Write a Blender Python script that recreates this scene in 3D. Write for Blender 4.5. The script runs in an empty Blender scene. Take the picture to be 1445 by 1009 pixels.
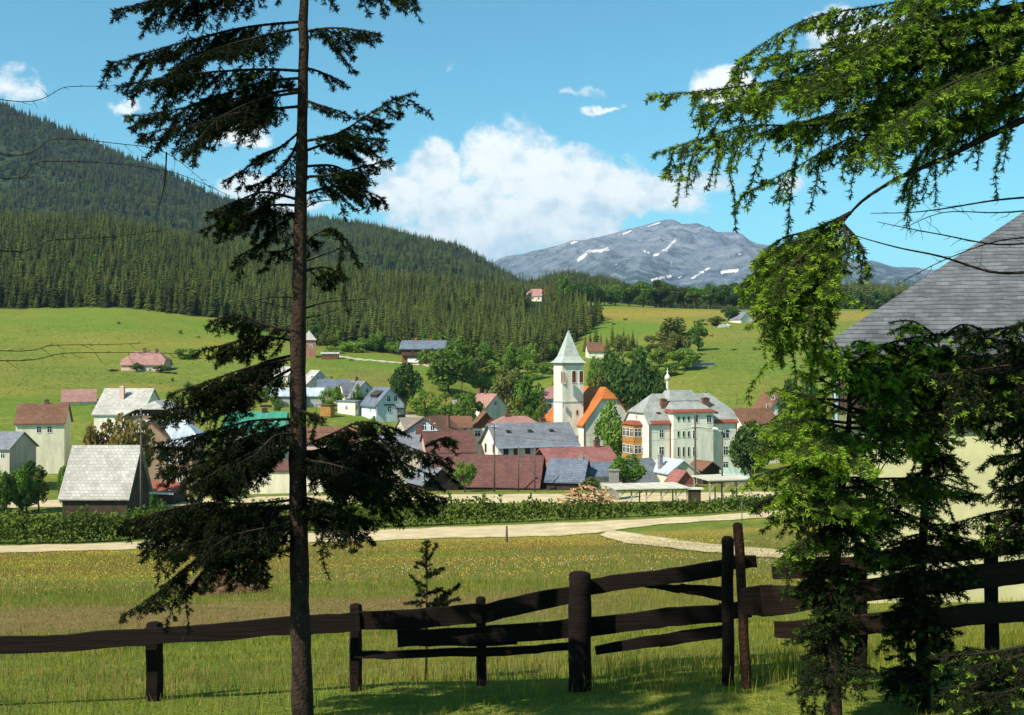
import bpy, math, random
import numpy as np
from mathutils import Vector, Matrix
R = math.radians
sc = bpy.context.scene
COL = sc.collection
rng = np.random.default_rng(7)
random.seed(7)

# ------------------------------------------------------------------ camera
F = 1600.0            # focal length in photo pixels (photo 1445 x 1009)
CX, CY = 722.5, 504.5
cam_d = bpy.data.cameras.new('camera')
cam = bpy.data.objects.new('camera', cam_d); COL.objects.link(cam)
cam.location = (0, 0, 0); cam.rotation_euler = (R(90), 0, 0)
cam_d.sensor_fit = 'HORIZONTAL'; cam_d.sensor_width = 36
cam_d.lens = 36 * F / 1445
cam_d.clip_start = 0.05; cam_d.clip_end = 60000
sc.camera = cam
sc.view_settings.view_transform = 'Standard'
sc.view_settings.look = 'None'
sc.view_settings.exposure = 0.55
sc.view_settings.gamma = 1
sc.view_settings.use_curve_mapping = False
sc.cycles.max_bounces = 6; sc.cycles.diffuse_bounces = 3; sc.cycles.glossy_bounces = 2
sc.cycles.transmission_bounces = 3; sc.cycles.volume_bounces = 0
sc.cycles.use_denoising = True

# ------------------------------------------------------------------ sun + sky
SUN_AZ = (-0.76, -0.65)
SUN_EL = R(44)
sv = Vector((SUN_AZ[0], SUN_AZ[1], 0)).normalized() * math.cos(SUN_EL) + Vector((0, 0, math.sin(SUN_EL)))
sun_d = bpy.data.lights.new('sun', 'SUN'); sun_d.energy = 5.0; sun_d.angle = R(0.5)
sun_d.color = (1.0, 0.945, 0.85)
sun = bpy.data.objects.new('sun', sun_d); COL.objects.link(sun)
sun.rotation_euler = sv.to_track_quat('Z', 'Y').to_euler(); sun.location = (-60, -30, 80)

class NT:
    """terse node-tree writer"""
    def __init__(s, tree):
        s.t = tree; s.n = tree.nodes; s.l = tree.links
    def node(s, kind, **kw):
        n = s.n.new(kind)
        for k, v in kw.items(): setattr(n, k, v)
        return n
    def put(s, sock, v):
        if isinstance(v, bpy.types.NodeSocket): s.l.new(v, sock)
        elif isinstance(v, (int, float)):
            try: sock.default_value = v
            except TypeError: sock.default_value = (v, v, v)
        else:
            v = tuple(v)
            if len(v) == 3 and sock.type == 'RGBA': v = v + (1,)
            sock.default_value = v
    def m(s, op, a, b=0.0, c=None, clamp=False):
        n = s.node('ShaderNodeMath', operation=op, use_clamp=clamp)
        s.put(n.inputs[0], a); s.put(n.inputs[1], b)
        if c is not None: s.put(n.inputs[2], c)
        return n.outputs[0]
    def mix(s, f, a, b, mode='MIX'):
        n = s.node('ShaderNodeMix', data_type='RGBA', blend_type=mode)
        s.put(n.inputs[0], f); s.put(n.inputs[6], a); s.put(n.inputs[7], b)
        return n.outputs[2]
    def noise(s, vec=None, scale=5, detail=4, rough=0.55, dist=0.0):
        n = s.node('ShaderNodeTexNoise')
        if vec is not None: s.l.new(vec, n.inputs['Vector'])
        n.inputs['Scale'].default_value = scale; n.inputs['Detail'].default_value = detail
        n.inputs['Roughness'].default_value = rough; n.inputs['Distortion'].default_value = dist
        return n.outputs[0]
    def ramp(s, f, lo, hi):
        n = s.node('ShaderNodeMapRange', interpolation_type='SMOOTHSTEP')
        s.put(n.inputs[0], f); n.inputs[1].default_value = lo; n.inputs[2].default_value = hi
        return n.outputs[0]

world = bpy.data.worlds.new('World'); sc.world = world; world.use_nodes = True
w = NT(world.node_tree); w.n.clear()
sky = w.node('ShaderNodeTexSky', sky_type='NISHITA')
sky.sun_disc = False; sky.sun_elevation = SUN_EL
sky.sun_rotation = math.atan2(sv.x, sv.y)
sky.altitude = 700; sky.air_density = 1.0; sky.dust_density = 0.35; sky.ozone_density = 1.2
tc = w.node('ShaderNodeTexCoord')
sep = w.node('ShaderNodeSeparateXYZ'); w.l.new(tc.outputs['Generated'], sep.inputs[0])
dy = w.m('MAXIMUM', w.m('ABSOLUTE', sep.outputs[1]), 0.02)
u_ = w.m('DIVIDE', sep.outputs[0], dy); v_ = w.m('DIVIDE', sep.outputs[2], dy)
cmb = w.node('ShaderNodeCombineXYZ'); w.put(cmb.inputs[0], u_); w.put(cmb.inputs[1], w.m('MULTIPLY', v_, 1.25))
w.put(cmb.inputs[2], w.m('MULTIPLY', sep.outputs[1], 0.3))
n_big = w.noise(cmb.outputs[0], 13, 8, 0.60, 0.3)
n_fine = w.noise(cmb.outputs[0], 34, 6, 0.62)
# cumulus banks: centre and radii as photo directions (px, py, rx, ry, strength)
CL = [(700, 235, 62, 52, 1.2), (620, 240, 40, 40, 1.1), (770, 255, 100, 50, 1.2), (585, 290, 75, 46, 1.1), (850, 275, 85, 40, 1.05),
      (690, 300, 130, 56, 1.15), (925, 285, 70, 34, .8), (800, 325, 100, 26, .9), (690, 345, 80, 26, 1.0), (560, 330, 70, 26, .9),
      (853, 155, 32, 8, .85), (345, 191, 40, 14, .95), (1020, 118, 45, 26, .95), (345, 268, 75, 26, 1), (420, 285, 60, 20, .9),
      (808, 128, 40, 9, .5), (185, 155, 40, 14, .8), (985, 255, 60, 20, .45), (40, 125, 60, 26, .6), (1240, 60, 120, 34, .8), (1120, 250, 90, 22, .35)]
nw1 = w.noise(cmb.outputs[0], 22, 5, 0.6); nw2 = w.noise(cmb.outputs[0], 27, 5, 0.6)
uw = w.m('ADD', u_, w.m('MULTIPLY', w.m('SUBTRACT', nw1, 0.5), 0.050)); vw = w.m('ADD', v_, w.m('MULTIPLY', w.m('SUBTRACT', nw2, 0.5), 0.040))
mask = 0.0
for (px, py, rx, ry, st) in CL:
    a = w.m('MULTIPLY', w.m('SUBTRACT', uw, (px - CX) / F), F / rx)
    b = w.m('MULTIPLY', w.m('SUBTRACT', vw, (CY - py) / F), F / ry)
    r2 = w.m('ADD', w.m('MULTIPLY', a, a), w.m('MULTIPLY', b, b))
    g = w.m('MULTIPLY', w.m('EXPONENT', w.m('MULTIPLY', r2, -0.75)), st)
    mask = w.m('MAXIMUM', mask, g) if not isinstance(mask, float) else g
dens = w.m('ADD', mask, w.m('MULTIPLY', w.m('SUBTRACT', n_big, 0.5), 2.3))
cloud = w.ramp(dens, 0.34, 0.72)
front = w.m('GREATER_THAN', sep.outputs[1], 0.0)
wide = w.ramp(w.noise(tc.outputs['Generated'], 3.0, 6, 0.6), 0.56, 0.72)   # scattered cloud behind the viewer
cl = w.m('ADD', w.m('MULTIPLY', cloud, front), w.m('MULTIPLY', w.m('MULTIPLY', wide, w.m('SUBTRACT', 1.0, front)), w.m('GREATER_THAN', sep.outputs[2], 0.05)), clamp=True)
shade = w.ramp(w.m('ADD', w.m('ADD', w.m('MULTIPLY', n_fine, 1.3), w.m('MULTIPLY', w.m('SUBTRACT', v_, 0.13), 2.2)), w.m('MULTIPLY', mask, 0.25)), 0.55, 1.05)
ccol = w.mix(shade, (4.4, 5.7, 6.4), (8.4, 8.5, 8.1))
tint = w.mix(1.0, sky.outputs[0], (0.54, 1.16, 1.11), 'MULTIPLY')
skyc = w.mix(w.m('MULTIPLY', cl, 0.93), tint, ccol)
bg = w.node('ShaderNodeBackground'); w.l.new(skyc, bg.inputs[0]); bg.inputs[1].default_value = 0.098
wo = w.node('ShaderNodeOutputWorld'); w.l.new(bg.outputs[0], wo.inputs[0])

# ------------------------------------------------------------------ naming helpers
def tag(o, label=None, cat=None, group=None, kind=None):
    if label: o['label'] = label
    if cat: o['category'] = cat
    if group: o['group'] = group
    if kind: o['kind'] = kind
    return o
def empty(name, loc, rz=0, label=None, cat=None, group=None):
    o = bpy.data.objects.new(name, None); COL.objects.link(o)
    o.empty_display_size = 0.5
    o.location = loc; o.rotation_euler = (0, 0, rz)
    return tag(o, label, cat, group)
def at(px, py, Y):
    return Vector(((px - CX) / F * Y, Y, (CY - py) / F * Y))
def link_mesh(name, me, parent=None):
    o = bpy.data.objects.new(name, me); COL.objects.link(o)
    if parent is not None: o.parent = parent
    return o
def mesh_np(name, V, FQ, mats, parent=None, midx=None, smooth=False, uv=None):
    """V (n,3); FQ list of int arrays (k, 3 or 4)"""
    V = np.asarray(V, dtype=np.float32)
    me = bpy.data.meshes.new(name)
    if not isinstance(FQ, (list, tuple)): FQ = [FQ]
    FQ = [np.asarray(f, dtype=np.int32) for f in FQ if len(f)]
    me.vertices.add(len(V)); me.vertices.foreach_set('co', V.ravel())
    loops = np.concatenate([f.ravel() for f in FQ])
    tot = np.concatenate([np.full(len(f), f.shape[1], dtype=np.int32) for f in FQ])
    start = np.concatenate([[0], np.cumsum(tot)[:-1]]).astype(np.int32)
    me.loops.add(len(loops)); me.loops.foreach_set('vertex_index', loops)
    me.polygons.add(len(tot)); me.polygons.foreach_set('loop_start', start)
    try: me.polygons.foreach_set('loop_total', tot)
    except Exception: pass
    if midx is not None: me.polygons.foreach_set('material_index', np.asarray(midx, dtype=np.int32))
    if smooth: me.polygons.foreach_set('use_smooth', np.ones(len(tot), dtype=bool))
    for m in (mats if isinstance(mats, (list, tuple)) else [mats]): me.materials.append(m)
    me.update(calc_edges=True); me.validate()
    return link_mesh(name, me, parent)

class MB:
    """collects polygons, builds ONE mesh object; uv in metres per polygon"""
    def __init__(s): s.v = []; s.f = []; s.uv = []; s.mi = []
    def poly(s, pts, uv=None, mi=0):
        i = len(s.v); s.v += [tuple(p) for p in pts]; s.f.append(tuple(range(i, i + len(pts))))
        if uv is None:
            p = [Vector(q) for q in pts]
            n = Vector((0, 0, 0))
            for k in range(len(p)): n += p[k].cross(p[(k + 1) % len(p)])
            n = n.normalized() if n.length > 1e-9 else Vector((0, 0, 1))
            ux = Vector((0, 0, 1)).cross(n)
            ux = ux.normalized() if ux.length > 1e-3 else Vector((1, 0, 0))
            vx = n.cross(ux)
            uv = [(q.dot(ux), q.dot(vx)) for q in p]
        s.uv.append(uv); s.mi.append(mi)
    def box(s, c, d, M=None, mi=0):
        cx, cy, cz = c; a, b, h = d[0] / 2, d[1] / 2, d[2] / 2
        P = [Vector((cx + i * a, cy + j * b, cz + k * h)) for k in (-1, 1) for j in (-1, 1) for i in (-1, 1)]
        if M is not None: P = [M @ p for p in P]
        for q in ((0, 2, 3, 1), (4, 5, 7, 6), (0, 1, 5, 4), (2, 6, 7, 3), (0, 4, 6, 2), (1, 3, 7, 5)):
            s.poly([P[k] for k in q], mi=mi)
    def bar(s, p, q, wd, ht, mi=0, up=(0, 0, 1)):
        p, q = Vector(p), Vector(q); d = (q - p).normalized()
        side = d.cross(Vector(up)); side = side.normalized() if side.length > 1e-3 else Vector((1, 0, 0))
        upv = side.cross(d).normalized()
        A = [p + side * (i * wd / 2) + upv * (j * ht / 2) for i, j in ((-1, -1), (1, -1), (1, 1), (-1, 1))]
        B = [a + (q - p) for a in A]
        s.poly(A[::-1], mi=mi); s.poly(B, mi=mi)
        for k in range(4): s.poly([A[k], A[(k + 1) % 4], B[(k + 1) % 4], B[k]], mi=mi)
    def tube(s, pts, rad, n=8, mi=0, caps=True):
        pts = [Vector(p) for p in pts]; rings = []
        for k, p in enumerate(pts):
            d = (pts[min(k + 1, len(pts) - 1)] - pts[max(k - 1, 0)]).normalized()
            a = d.cross(Vector((0.3, 0.95, 0.05))); a = a.normalized() if a.length > 1e-3 else Vector((1, 0, 0))
            b = d.cross(a)
            r = rad[k] if hasattr(rad, '__len__') else rad
            rings.append([p + a * (r * math.cos(2 * math.pi * t / n)) + b * (r * math.sin(2 * math.pi * t / n)) for t in range(n)])
        for k in range(len(rings) - 1):
            for t in range(n):
                s.poly([rings[k][t], rings[k][(t + 1) % n], rings[k + 1][(t + 1) % n], rings[k + 1][t]], mi=mi)
        if caps: s.poly(rings[0][::-1], mi=mi); s.poly(rings[-1], mi=mi)
    def build(s, name, mats, parent=None, smooth=False):
        me = bpy.data.meshes.new(name)
        me.from_pydata(s.v, [], s.f)
        ul = me.uv_layers.new(name='UVMap')
        flat = [c for uv in s.uv for p in uv for c in p]
        ul.data.foreach_set('uv', flat)
        for m in (mats if isinstance(mats, (list, tuple)) else [mats]): me.materials.append(m)
        me.polygons.foreach_set('material_index', s.mi)
        if smooth:
            me.polygons.foreach_set('use_smooth', [True] * len(s.f))
        me.update()
        if smooth:
            import bmesh
            bm = bmesh.new(); bm.from_mesh(me); bmesh.ops.remove_doubles(bm, verts=bm.verts, dist=1e-5); bm.to_mesh(me); bm.free()
        return link_mesh(name, me, parent)

# ------------------------------------------------------------------ materials
def srgb(r, g, b, k=1.0):
    f = lambda c: (c / 255 / 12.92 if c <= 10 else ((c / 255 + 0.055) / 1.055) ** 2.4)
    return tuple(f(c) * k for c in (r, g, b))
MATS = {}
def P(name, c1, c2=None, scale=1.0, rough=0.85, bump=0.0, bscale=None, spec=0.25, uvpat=None, detail=5, trans=None, objvar=0.0, dist=0.0, stretch=None):
    """plain weathered surface: two colours over noise; uvpat = (kind, size) adds courses in UV metres"""
    if name in MATS: return MATS[name]
    m = bpy.data.materials.new(name); m.use_nodes = True
    t = NT(m.node_tree); b = t.n['Principled BSDF']; out = t.n['Material Output']
    b.inputs['Roughness'].default_value = rough; b.inputs['Specular IOR Level'].default_value = spec
    tc = t.node('ShaderNodeTexCoord')
    c2 = c2 or tuple(x * 0.72 for x in c1)
    OC = tc.outputs['Object']
    if stretch:
        ms = t.node('ShaderNodeMapping'); t.l.new(OC, ms.inputs[0]); ms.inputs['Scale'].default_value = stretch; OC = ms.outputs[0]
    n1 = t.noise(OC, scale, detail, 0.6, dist)
    n2 = t.noise(OC, scale * 7.3, 3, 0.6)
    f = t.ramp(t.m('ADD', t.m('MULTIPLY', n1, 0.7), t.m('MULTIPLY', n2, 0.3)), 0.36, 0.64)
    col = t.mix(f, c1, c2)
    hgt = n2
    if uvpat:
        kind, sx, sy, dark = uvpat
        mp = t.node('ShaderNodeMapping'); t.l.new(tc.outputs['UV'], mp.inputs[0])
        br = t.node('ShaderNodeTexBrick')
        t.l.new(mp.outputs[0], br.inputs['Vector'])
        br.inputs['Scale'].default_value = 1.0
        br.inputs['Brick Width'].default_value = sx; br.inputs['Row Height'].default_value = sy
        br.inputs['Mortar Size'].default_value = 0.10 * min(sx, sy); br.inputs['Mortar Smooth'].default_value = 0.3
        br.inputs['Color1'].default_value = (1, 1, 1, 1); br.inputs['Color2'].default_value = (0.72, 0.72, 0.72, 1)
        br.inputs['Mortar'].default_value = (dark, dark, dark, 1)
        if kind == 'v': mp.inputs['Rotation'].default_value = (0, 0, R(90))
        col = t.mix(1.0, col, br.outputs[0], 'MULTIPLY')
        hgt = br.outputs[0]
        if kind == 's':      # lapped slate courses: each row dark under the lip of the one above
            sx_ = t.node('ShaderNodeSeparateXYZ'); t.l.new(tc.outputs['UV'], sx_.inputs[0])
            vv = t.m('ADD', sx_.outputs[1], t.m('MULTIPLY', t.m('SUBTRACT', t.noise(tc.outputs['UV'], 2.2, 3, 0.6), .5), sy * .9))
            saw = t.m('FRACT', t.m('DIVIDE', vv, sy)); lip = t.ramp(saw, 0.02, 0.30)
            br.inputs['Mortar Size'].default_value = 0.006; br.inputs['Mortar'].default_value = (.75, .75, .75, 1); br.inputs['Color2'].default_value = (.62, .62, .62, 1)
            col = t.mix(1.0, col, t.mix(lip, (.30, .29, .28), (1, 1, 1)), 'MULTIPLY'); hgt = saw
    if objvar:
        oi = t.node('ShaderNodeObjectInfo')
        hs = t.node('ShaderNodeHueSaturation')
        t.put(hs.inputs['Hue'], t.m('ADD', 0.5 - 0.02 * objvar, t.m('MULTIPLY', oi.outputs['Random'], 0.04 * objvar)))
        t.put(hs.inputs['Value'], t.m('ADD', 1.0 - 0.42 * objvar, t.m('MULTIPLY', t.m('FRACT', t.m('MULTIPLY', oi.outputs['Random'], 7.13)), 0.84 * objvar)))
        t.put(hs.inputs['Color'], col); col = hs.outputs[0]
    t.l.new(col, b.inputs['Base Color'])
    if bump:
        bp = t.node('ShaderNodeBump'); bp.inputs['Strength'].default_value = bump; bp.inputs['Distance'].default_value = 0.05
        if bscale: hgt = t.noise(OC, bscale, 4, 0.6)
        t.l.new(hgt, bp.inputs['Height']); t.l.new(bp.outputs[0], b.inputs['Normal'])
    if trans:
        tr = t.node('ShaderNodeBsdfTranslucent')
        t.put(tr.inputs['Color'], t.mix(1.0, col, (1.15, 1.25, 0.5), 'MULTIPLY'))
        mx = t.node('ShaderNodeMixShader'); mx.inputs[0].default_value = trans
        t.l.new(b.outputs[0], mx.inputs[1]); t.l.new(tr.outputs[0], mx.inputs[2]); t.l.new(mx.outputs[0], out.inputs[0])
    MATS[name] = m
    return m
# ------------------------------------------------------------------ terrain height from the view's depth profile
PXC = np.array([-900, -300, 150, 300, 450, 600, 720, 850, 1000, 1150, 1330, 1900, 2600], float)
ROWS = [
 (10,  [1040, 1005, 985, 978, 970, 965, 960, 953, 945, 932, 915, 880, 860]),
 (16,  [945, 925, 912, 908, 905, 902, 900, 897, 893, 888, 880, 860, 850]),
 (25,  [895, 882, 872, 868, 866, 863, 860, 857, 853, 850, 845, 830, 820]),
 (38,  [860, 848, 842, 838, 835, 832, 830, 828, 825, 822, 818, 810, 800]),
 (60,  [830, 820, 812, 808, 805, 802, 800, 797, 794, 791, 788, 780, 775]),
 (85,  [806, 798, 791, 788, 785, 782, 780, 777, 774, 771, 768, 760, 755]),
 (112, [788, 782, 775, 769, 765, 761, 758, 754, 748, 741, 735, 722, 716]),
 (122, [774, 770, 765, 757, 751, 745, 741, 736, 729, 722, 716, 704, 700]),
 (150, [750, 745, 742, 738, 735, 731, 728, 725, 721, 714, 707, 696, 690]),
 (180, [724, 722, 718, 715, 713, 712, 711, 710, 709, 707, 701, 688, 684]),
 (193, [708, 706, 704, 701, 698, 697, 696, 695, 694, 692, 687, 678, 674]),
 (210, [700, 698, 698, 696, 692, 689, 688, 687, 686, 684, 676, 668, 664]),
 (240, [676, 678, 680, 680, 678, 675, 673, 672, 672, 668, 655, 640, 632]),
 (270, [625, 632, 640, 634, 622, 624, 642, 655, 656, 645, 632, 615, 605]),
 (300, [575, 582, 588, 590, 588, 598, 622, 635, 612, 600, 596, 588, 580]),
 (340, [535, 542, 550, 556, 562, 573, 590, 600, 562, 556, 553, 550, 545]),
 (390, [500, 510, 522, 525, 525, 533, 556, 555, 528, 526, 525, 522, 520]),
 (430, [475, 485, 500, 506, 508, 511, 536, 530, 510, 509, 508, 507, 505]),
 (480, [450, 458, 464, 476, 490, 500, 518, 507, 491, 489, 488, 487, 485]),
 (530, [428, 434, 438, 450, 476, 492, 503, 484, 474, 473, 471, 470, 470]),
 (600, [385, 398, 410, 425, 455, 478, 486, 460, 456, 456, 455, 453, 452]),
 (720, [335, 348, 362, 392, 425, 448, 456, 434, 436, 437, 437, 436, 436]),
 (900, [290, 308, 330, 358, 390, 412, 425, 428, 441, 442, 442, 442, 442]),
 (1100,[310, 325, 345, 375, 402, 422, 434, 440, 450, 450, 450, 450, 450]),
 (1500,[430, 430, 430, 435, 440, 445, 448, 452, 456, 456, 456, 456, 456]),
 (3000,[470] * 13), (9000, [482] * 13), (40000, [496] * 13)]
RY = np.log(np.array([r[0] for r in ROWS], float))
RZ = np.array([[(CY - p) / F * r[0] for p in r[1]] for r in ROWS])      # metres
def _cub(xq, xs):
    """monotone-ish cubic (Catmull-Rom on uneven knots): indices and 4 weights"""
    xq = np.clip(xq, xs[0], xs[-1]); i = np.clip(np.searchsorted(xs, xq) - 1, 0, len(xs) - 2)
    h = xs[i + 1] - xs[i]; t = (xq - xs[i]) / h
    return i, t, h
def _interp_rows(px, ly):
    # linear in px inside each row (smoothed), Fritsch-like cubic along depth
    ip, tp, _ = _cub(px, PXC); tp = tp * tp * (3 - 2 * tp) * 0.5 + tp * 0.5
    i, t, h = _cub(ly, RY)
    def row(k):
        k = np.clip(k, 0, len(RY) - 1); return RZ[k, ip] * (1 - tp) + RZ[k, ip + 1] * tp
    y0, y1, ym, y2 = row(i), row(i + 1), row(i - 1), row(i + 2)
    x0 = RY[i]; x1 = RY[i + 1]; xm = RY[np.clip(i - 1, 0, None)]; x2 = RY[np.clip(i + 2, None, len(RY) - 1)]
    d = (y1 - y0) / h
    dm = np.where(x0 > xm, (y0 - ym) / np.maximum(x0 - xm, 1e-9), d); dp = np.where(x2 > x1, (y2 - y1) / np.maximum(x2 - x1, 1e-9), d)
    def lim(a, b): return np.where(a * b > 0, 2 * a * b / np.where(np.abs(a + b) < 1e-9, 1, a + b), 0)
    m0 = lim(dm, d); m1 = lim(d, dp)
    return (y0 * (2*t**3 - 3*t**2 + 1) + m0 * h * (t**3 - 2*t**2 + t) + y1 * (3*t**2 - 2*t**3) + m1 * h * (t**3 - t**2))
def _wob(X, Y):
    return (np.sin(X * 0.021 + 1.3) * np.sin(Y * 0.017 + 0.4) + 0.5 * np.sin(X * 0.053 + Y * 0.031))
def H(X, Y):
    X = np.asarray(X, float); Y = np.asarray(Y, float)
    Yc = np.maximum(Y, 10.0); px = CX + F * X / Yc
    z = _interp_rows(px, np.log(Yc))
    near = np.clip(Y / 10.0, -4, 1)
    z = np.where(Y < 10, -1.65 + (z + 1.65) * np.where(near > 0, near, near * 0.6), z)
    amp = np.clip((Y - 25) / 300, 0, 1) * 0.55
    small = 0.02 * np.sin(X * 2.1 + Y * 1.3) * np.sin(Y * 1.7 - X * 0.6)
    bump = 0.16 * np.sin(X * 0.33 + 2.1 * np.sin(Y * 0.05)) * np.sin(Y * 0.21 + 1.7 * np.sin(X * 0.07)) + 0.09 * np.sin(X * 0.8 + Y * 0.47) * np.sin(Y * 0.55 - X * 0.2)
    z = z + bump * np.clip((Y - 280) / 60, 0, 1) * np.clip((900 - Y) / 200, 0, 1)
    return z + amp * _wob(X, Y) * np.where(Y < 230, 0.12, 0.9) + small * np.clip((70 - Y) / 60, 0, 1)
def Hs(x, y): return float(H(np.array([x]), np.array([y]))[0])
_YS = np.exp(np.linspace(math.log(7.5), math.log(1400), 1400))
def gp(px, py, lo=7.5, hi=1400, dz=0.0):
    """ground point seen at photo pixel (px, py)"""
    ys = _YS[(_YS >= lo) & (_YS <= hi)]
    r = H((px - CX) / F * ys, ys) - (CY - py) / F * ys
    k = np.nonzero((r[:-1] < 0) & (r[1:] >= 0))[0]
    if len(k): i = k[0]; y = ys[i] + (ys[i + 1] - ys[i]) * (-r[i]) / (r[i + 1] - r[i])
    else: y = ys[np.argmin(np.abs(r / ys))]
    x = (px - CX) / F * y
    return Vector((x, y, Hs(x, y) + dz))
def gY(px, Y, dz=0.0):
    x = (px - CX) / F * Y
    return Vector((x, Y, Hs(x, Y) + dz))

# ground mesh: fan grid, fine near the viewer
ys = np.concatenate([np.linspace(-60, 4, 30), np.exp(np.linspace(math.log(4.4), math.log(1300), 560)), np.exp(np.linspace(math.log(1350), math.log(38000), 40))])
us = np.concatenate([np.linspace(-2.0, -0.68, 24)[:-1], np.linspace(-0.68, 0.68, 420), np.linspace(0.68, 2.0, 24)[1:]])
UU, YY = np.meshgrid(us, ys); XX = UU * (np.maximum(YY, 0) + 14)
ZZ = H(XX, YY)
nr, nc = XX.shape
V = np.stack([XX, YY, ZZ], -1).reshape(-1, 3)
ii = np.arange((nr - 1) * (nc - 1)); rr, cc = ii // (nc - 1), ii % (nc - 1)
a = rr * nc + cc
FQ = np.stack([a, a + 1, a + nc + 1, a + nc], -1)

def vn(X, Y, s, seed=0):
    """cheap value noise, numpy"""
    x = X / s + seed * 17.31; y = Y / s + seed * 9.7
    xi = np.floor(x).astype(int); yi = np.floor(y).astype(int); fx = x - xi; fy = y - yi
    fx = fx * fx * (3 - 2 * fx); fy = fy * fy * (3 - 2 * fy)
    def h(a, b): q = np.sin(a * 127.1 + b * 311.7 + seed * 74.7) * 43758.5453; return q - np.floor(q)
    return (h(xi, yi) * (1 - fx) + h(xi + 1, yi) * fx) * (1 - fy) + (h(xi, yi + 1) * (1 - fx) + h(xi + 1, yi + 1) * fx) * fy
def fbm(X, Y, s, seed=0, oct=4):
    o = 0; amp = 0.5
    for k in range(oct): o = o + amp * vn(X, Y, s / 2**k, seed + k); amp *= 0.5
    return o / (1 - 0.5**oct)

# forest zone on the hillside (front edge depth by photo column)
FE_P = np.array([-900, -300, 150, 300, 400, 450, 560, 650, 720, 770, 790, 820, 847, 852], float)
FE_Y = np.array([500, 525, 540, 535, 512, 492, 474, 470, 455, 480, 515, 565, 612, 5000], float)
def forest_zone(X, Y):
    px = CX + F * X / np.maximum(Y, 10)
    fr = np.interp(px, FE_P, FE_Y); bk = np.where(px > 805, np.interp(px, [805, 847], [700, 640]), 1000)
    return (Y > fr) & (Y < bk) & (px < 850)

PX = CX + F * XX / np.maximum(YY, 8); PY = CY - F * ZZ / np.maximum(YY, 8)
def blob(cx, cy, rx, ry, ymin=0, ymax=1e9):
    d = ((PX - cx) / rx) ** 2 + ((PY - cy) / ry) ** 2
    return np.clip(1.6 - 1.6 * d, 0, 1) * ((YY > ymin) & (YY < ymax))
dry = np.zeros_like(XX); bare = np.zeros_like(XX); lush = np.zeros_like(XX)
nz = fbm(XX, YY, 9.0, 3)
dry = np.maximum(dry, 0.9 * np.clip((fbm(XX, YY, 26, 5) - 0.42) * 4, 0, 1) * (YY > 26) * (YY < 112))
mown = (np.clip(1 - np.abs(YY - 28 - 0.25 * XX - 4 * (nz - .5)) / 9.0, 0, 1) * 2.2).clip(0, 1) * (YY < 48) * np.clip((4.0 - XX) / 6, 0, 1)
bare = np.maximum(bare, mown * (0.6 + 0.7 * fbm(XX, YY, 1.1, 9)))
lush = np.maximum(lush, np.clip(1.3 - np.abs(YY - 43 - 0.25 * XX) / 6, 0, 1) * np.clip((6 - XX) / 6, 0, 1))
bare = np.maximum(bare, 0.55 * blob(530, 533, 55, 14, 300, 480) * fbm(XX, YY, 7, 2) * 1.6)
bare = np.maximum(bare, 0.6 * blob(520, 492, 60, 8, 420, 520) * (fbm(XX, YY, 5, 4) > 0.52))
dry = np.maximum(dry, blob(900, 440, 160, 10, 560, 900)); dry = np.maximum(dry, 0.6 * blob(200, 546, 60, 12, 270, 360))
dry = np.maximum(dry, 0.9 * blob(1150, 446, 190, 9, 560, 900)); lush = np.maximum(lush, 0.8 * blob(860, 463, 120, 12, 480, 700))
dry = np.maximum(dry, 0.55 * (YY > 320) * np.clip((fbm(XX, YY, 60, 6) - 0.45) * 4, 0, 1))
lush = np.maximum(lush, 0.6 * (YY > 300) * np.clip((fbm(XX * 0.5, YY, 40, 11) - 0.52) * 5, 0, 1))
village = ((YY > 200) & (YY < 285) & (np.abs(XX) < 60)) * np.clip((fbm(XX, YY, 12, 8) - 0.46) * 5, 0, 1)
bare = np.maximum(bare, 0.6 * village)
bare = np.maximum(bare, 0.35 * (YY > 193) * (YY < 207) * fbm(XX, YY, 3, 12))
wood = forest_zone(XX, YY).astype(float)
land = mesh_np('ground', V, FQ, [], smooth=True)
tag(land, kind='structure')
ca = land.data.attributes.new('zone', 'FLOAT_COLOR', 'POINT')
ca.data.foreach_set('color', np.stack([dry, bare, lush, wood], -1).astype(np.float32).ravel())

gm = bpy.data.materials.new('meadow'); gm.use_nodes = True
t = NT(gm.node_tree); b = t.n['Principled BSDF']; b.inputs['Roughness'].default_value = 0.95; b.inputs['Specular IOR Level'].default_value = 0.1
at_n = t.node('ShaderNodeAttribute'); at_n.attribute_name = 'zone'
sp = t.node('ShaderNodeSeparateColor'); t.l.new(at_n.outputs['Color'], sp.inputs[0])
tcn = t.node('ShaderNodeTexCoord'); O = tcn.outputs['Object']
nA = t.noise(O, 0.045, 6, 0.65); nB = t.noise(O, 0.6, 5, 0.65); nC = t.noise(O, 5.0, 4, 0.7); nD = t.noise(O, 28, 3, 0.6)
g1 = t.mix(t.ramp(nA, 0.38, 0.62), (0.150, 0.185, 0.020), (0.205, 0.215, 0.032))
ms_ = t.node('ShaderNodeMapping'); t.l.new(O, ms_.inputs[0]); ms_.inputs['Scale'].default_value = (0.022, 0.11, 0.0); nS = t.noise(ms_.outputs[0], 1.0, 6, 0.68, 0.4)
ms2 = t.node('ShaderNodeMapping'); t.l.new(O, ms2.inputs[0]); ms2.inputs['Scale'].default_value = (0.10, 0.55, 0.0); nS2 = t.noise(ms2.outputs[0], 1.0, 5, 0.7, 0.3)
g1 = t.mix(t.m('MULTIPLY', t.ramp(nS, 0.46, 0.56), 0.9), g1, (0.095, 0.145, 0.014)); g1 = t.mix(t.m('MULTIPLY', t.ramp(nS2, 0.48, 0.62), 0.85), g1, (0.235, 0.225, 0.046))
nE = t.noise(O, 0.16, 6, 0.7, 0.8)
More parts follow.
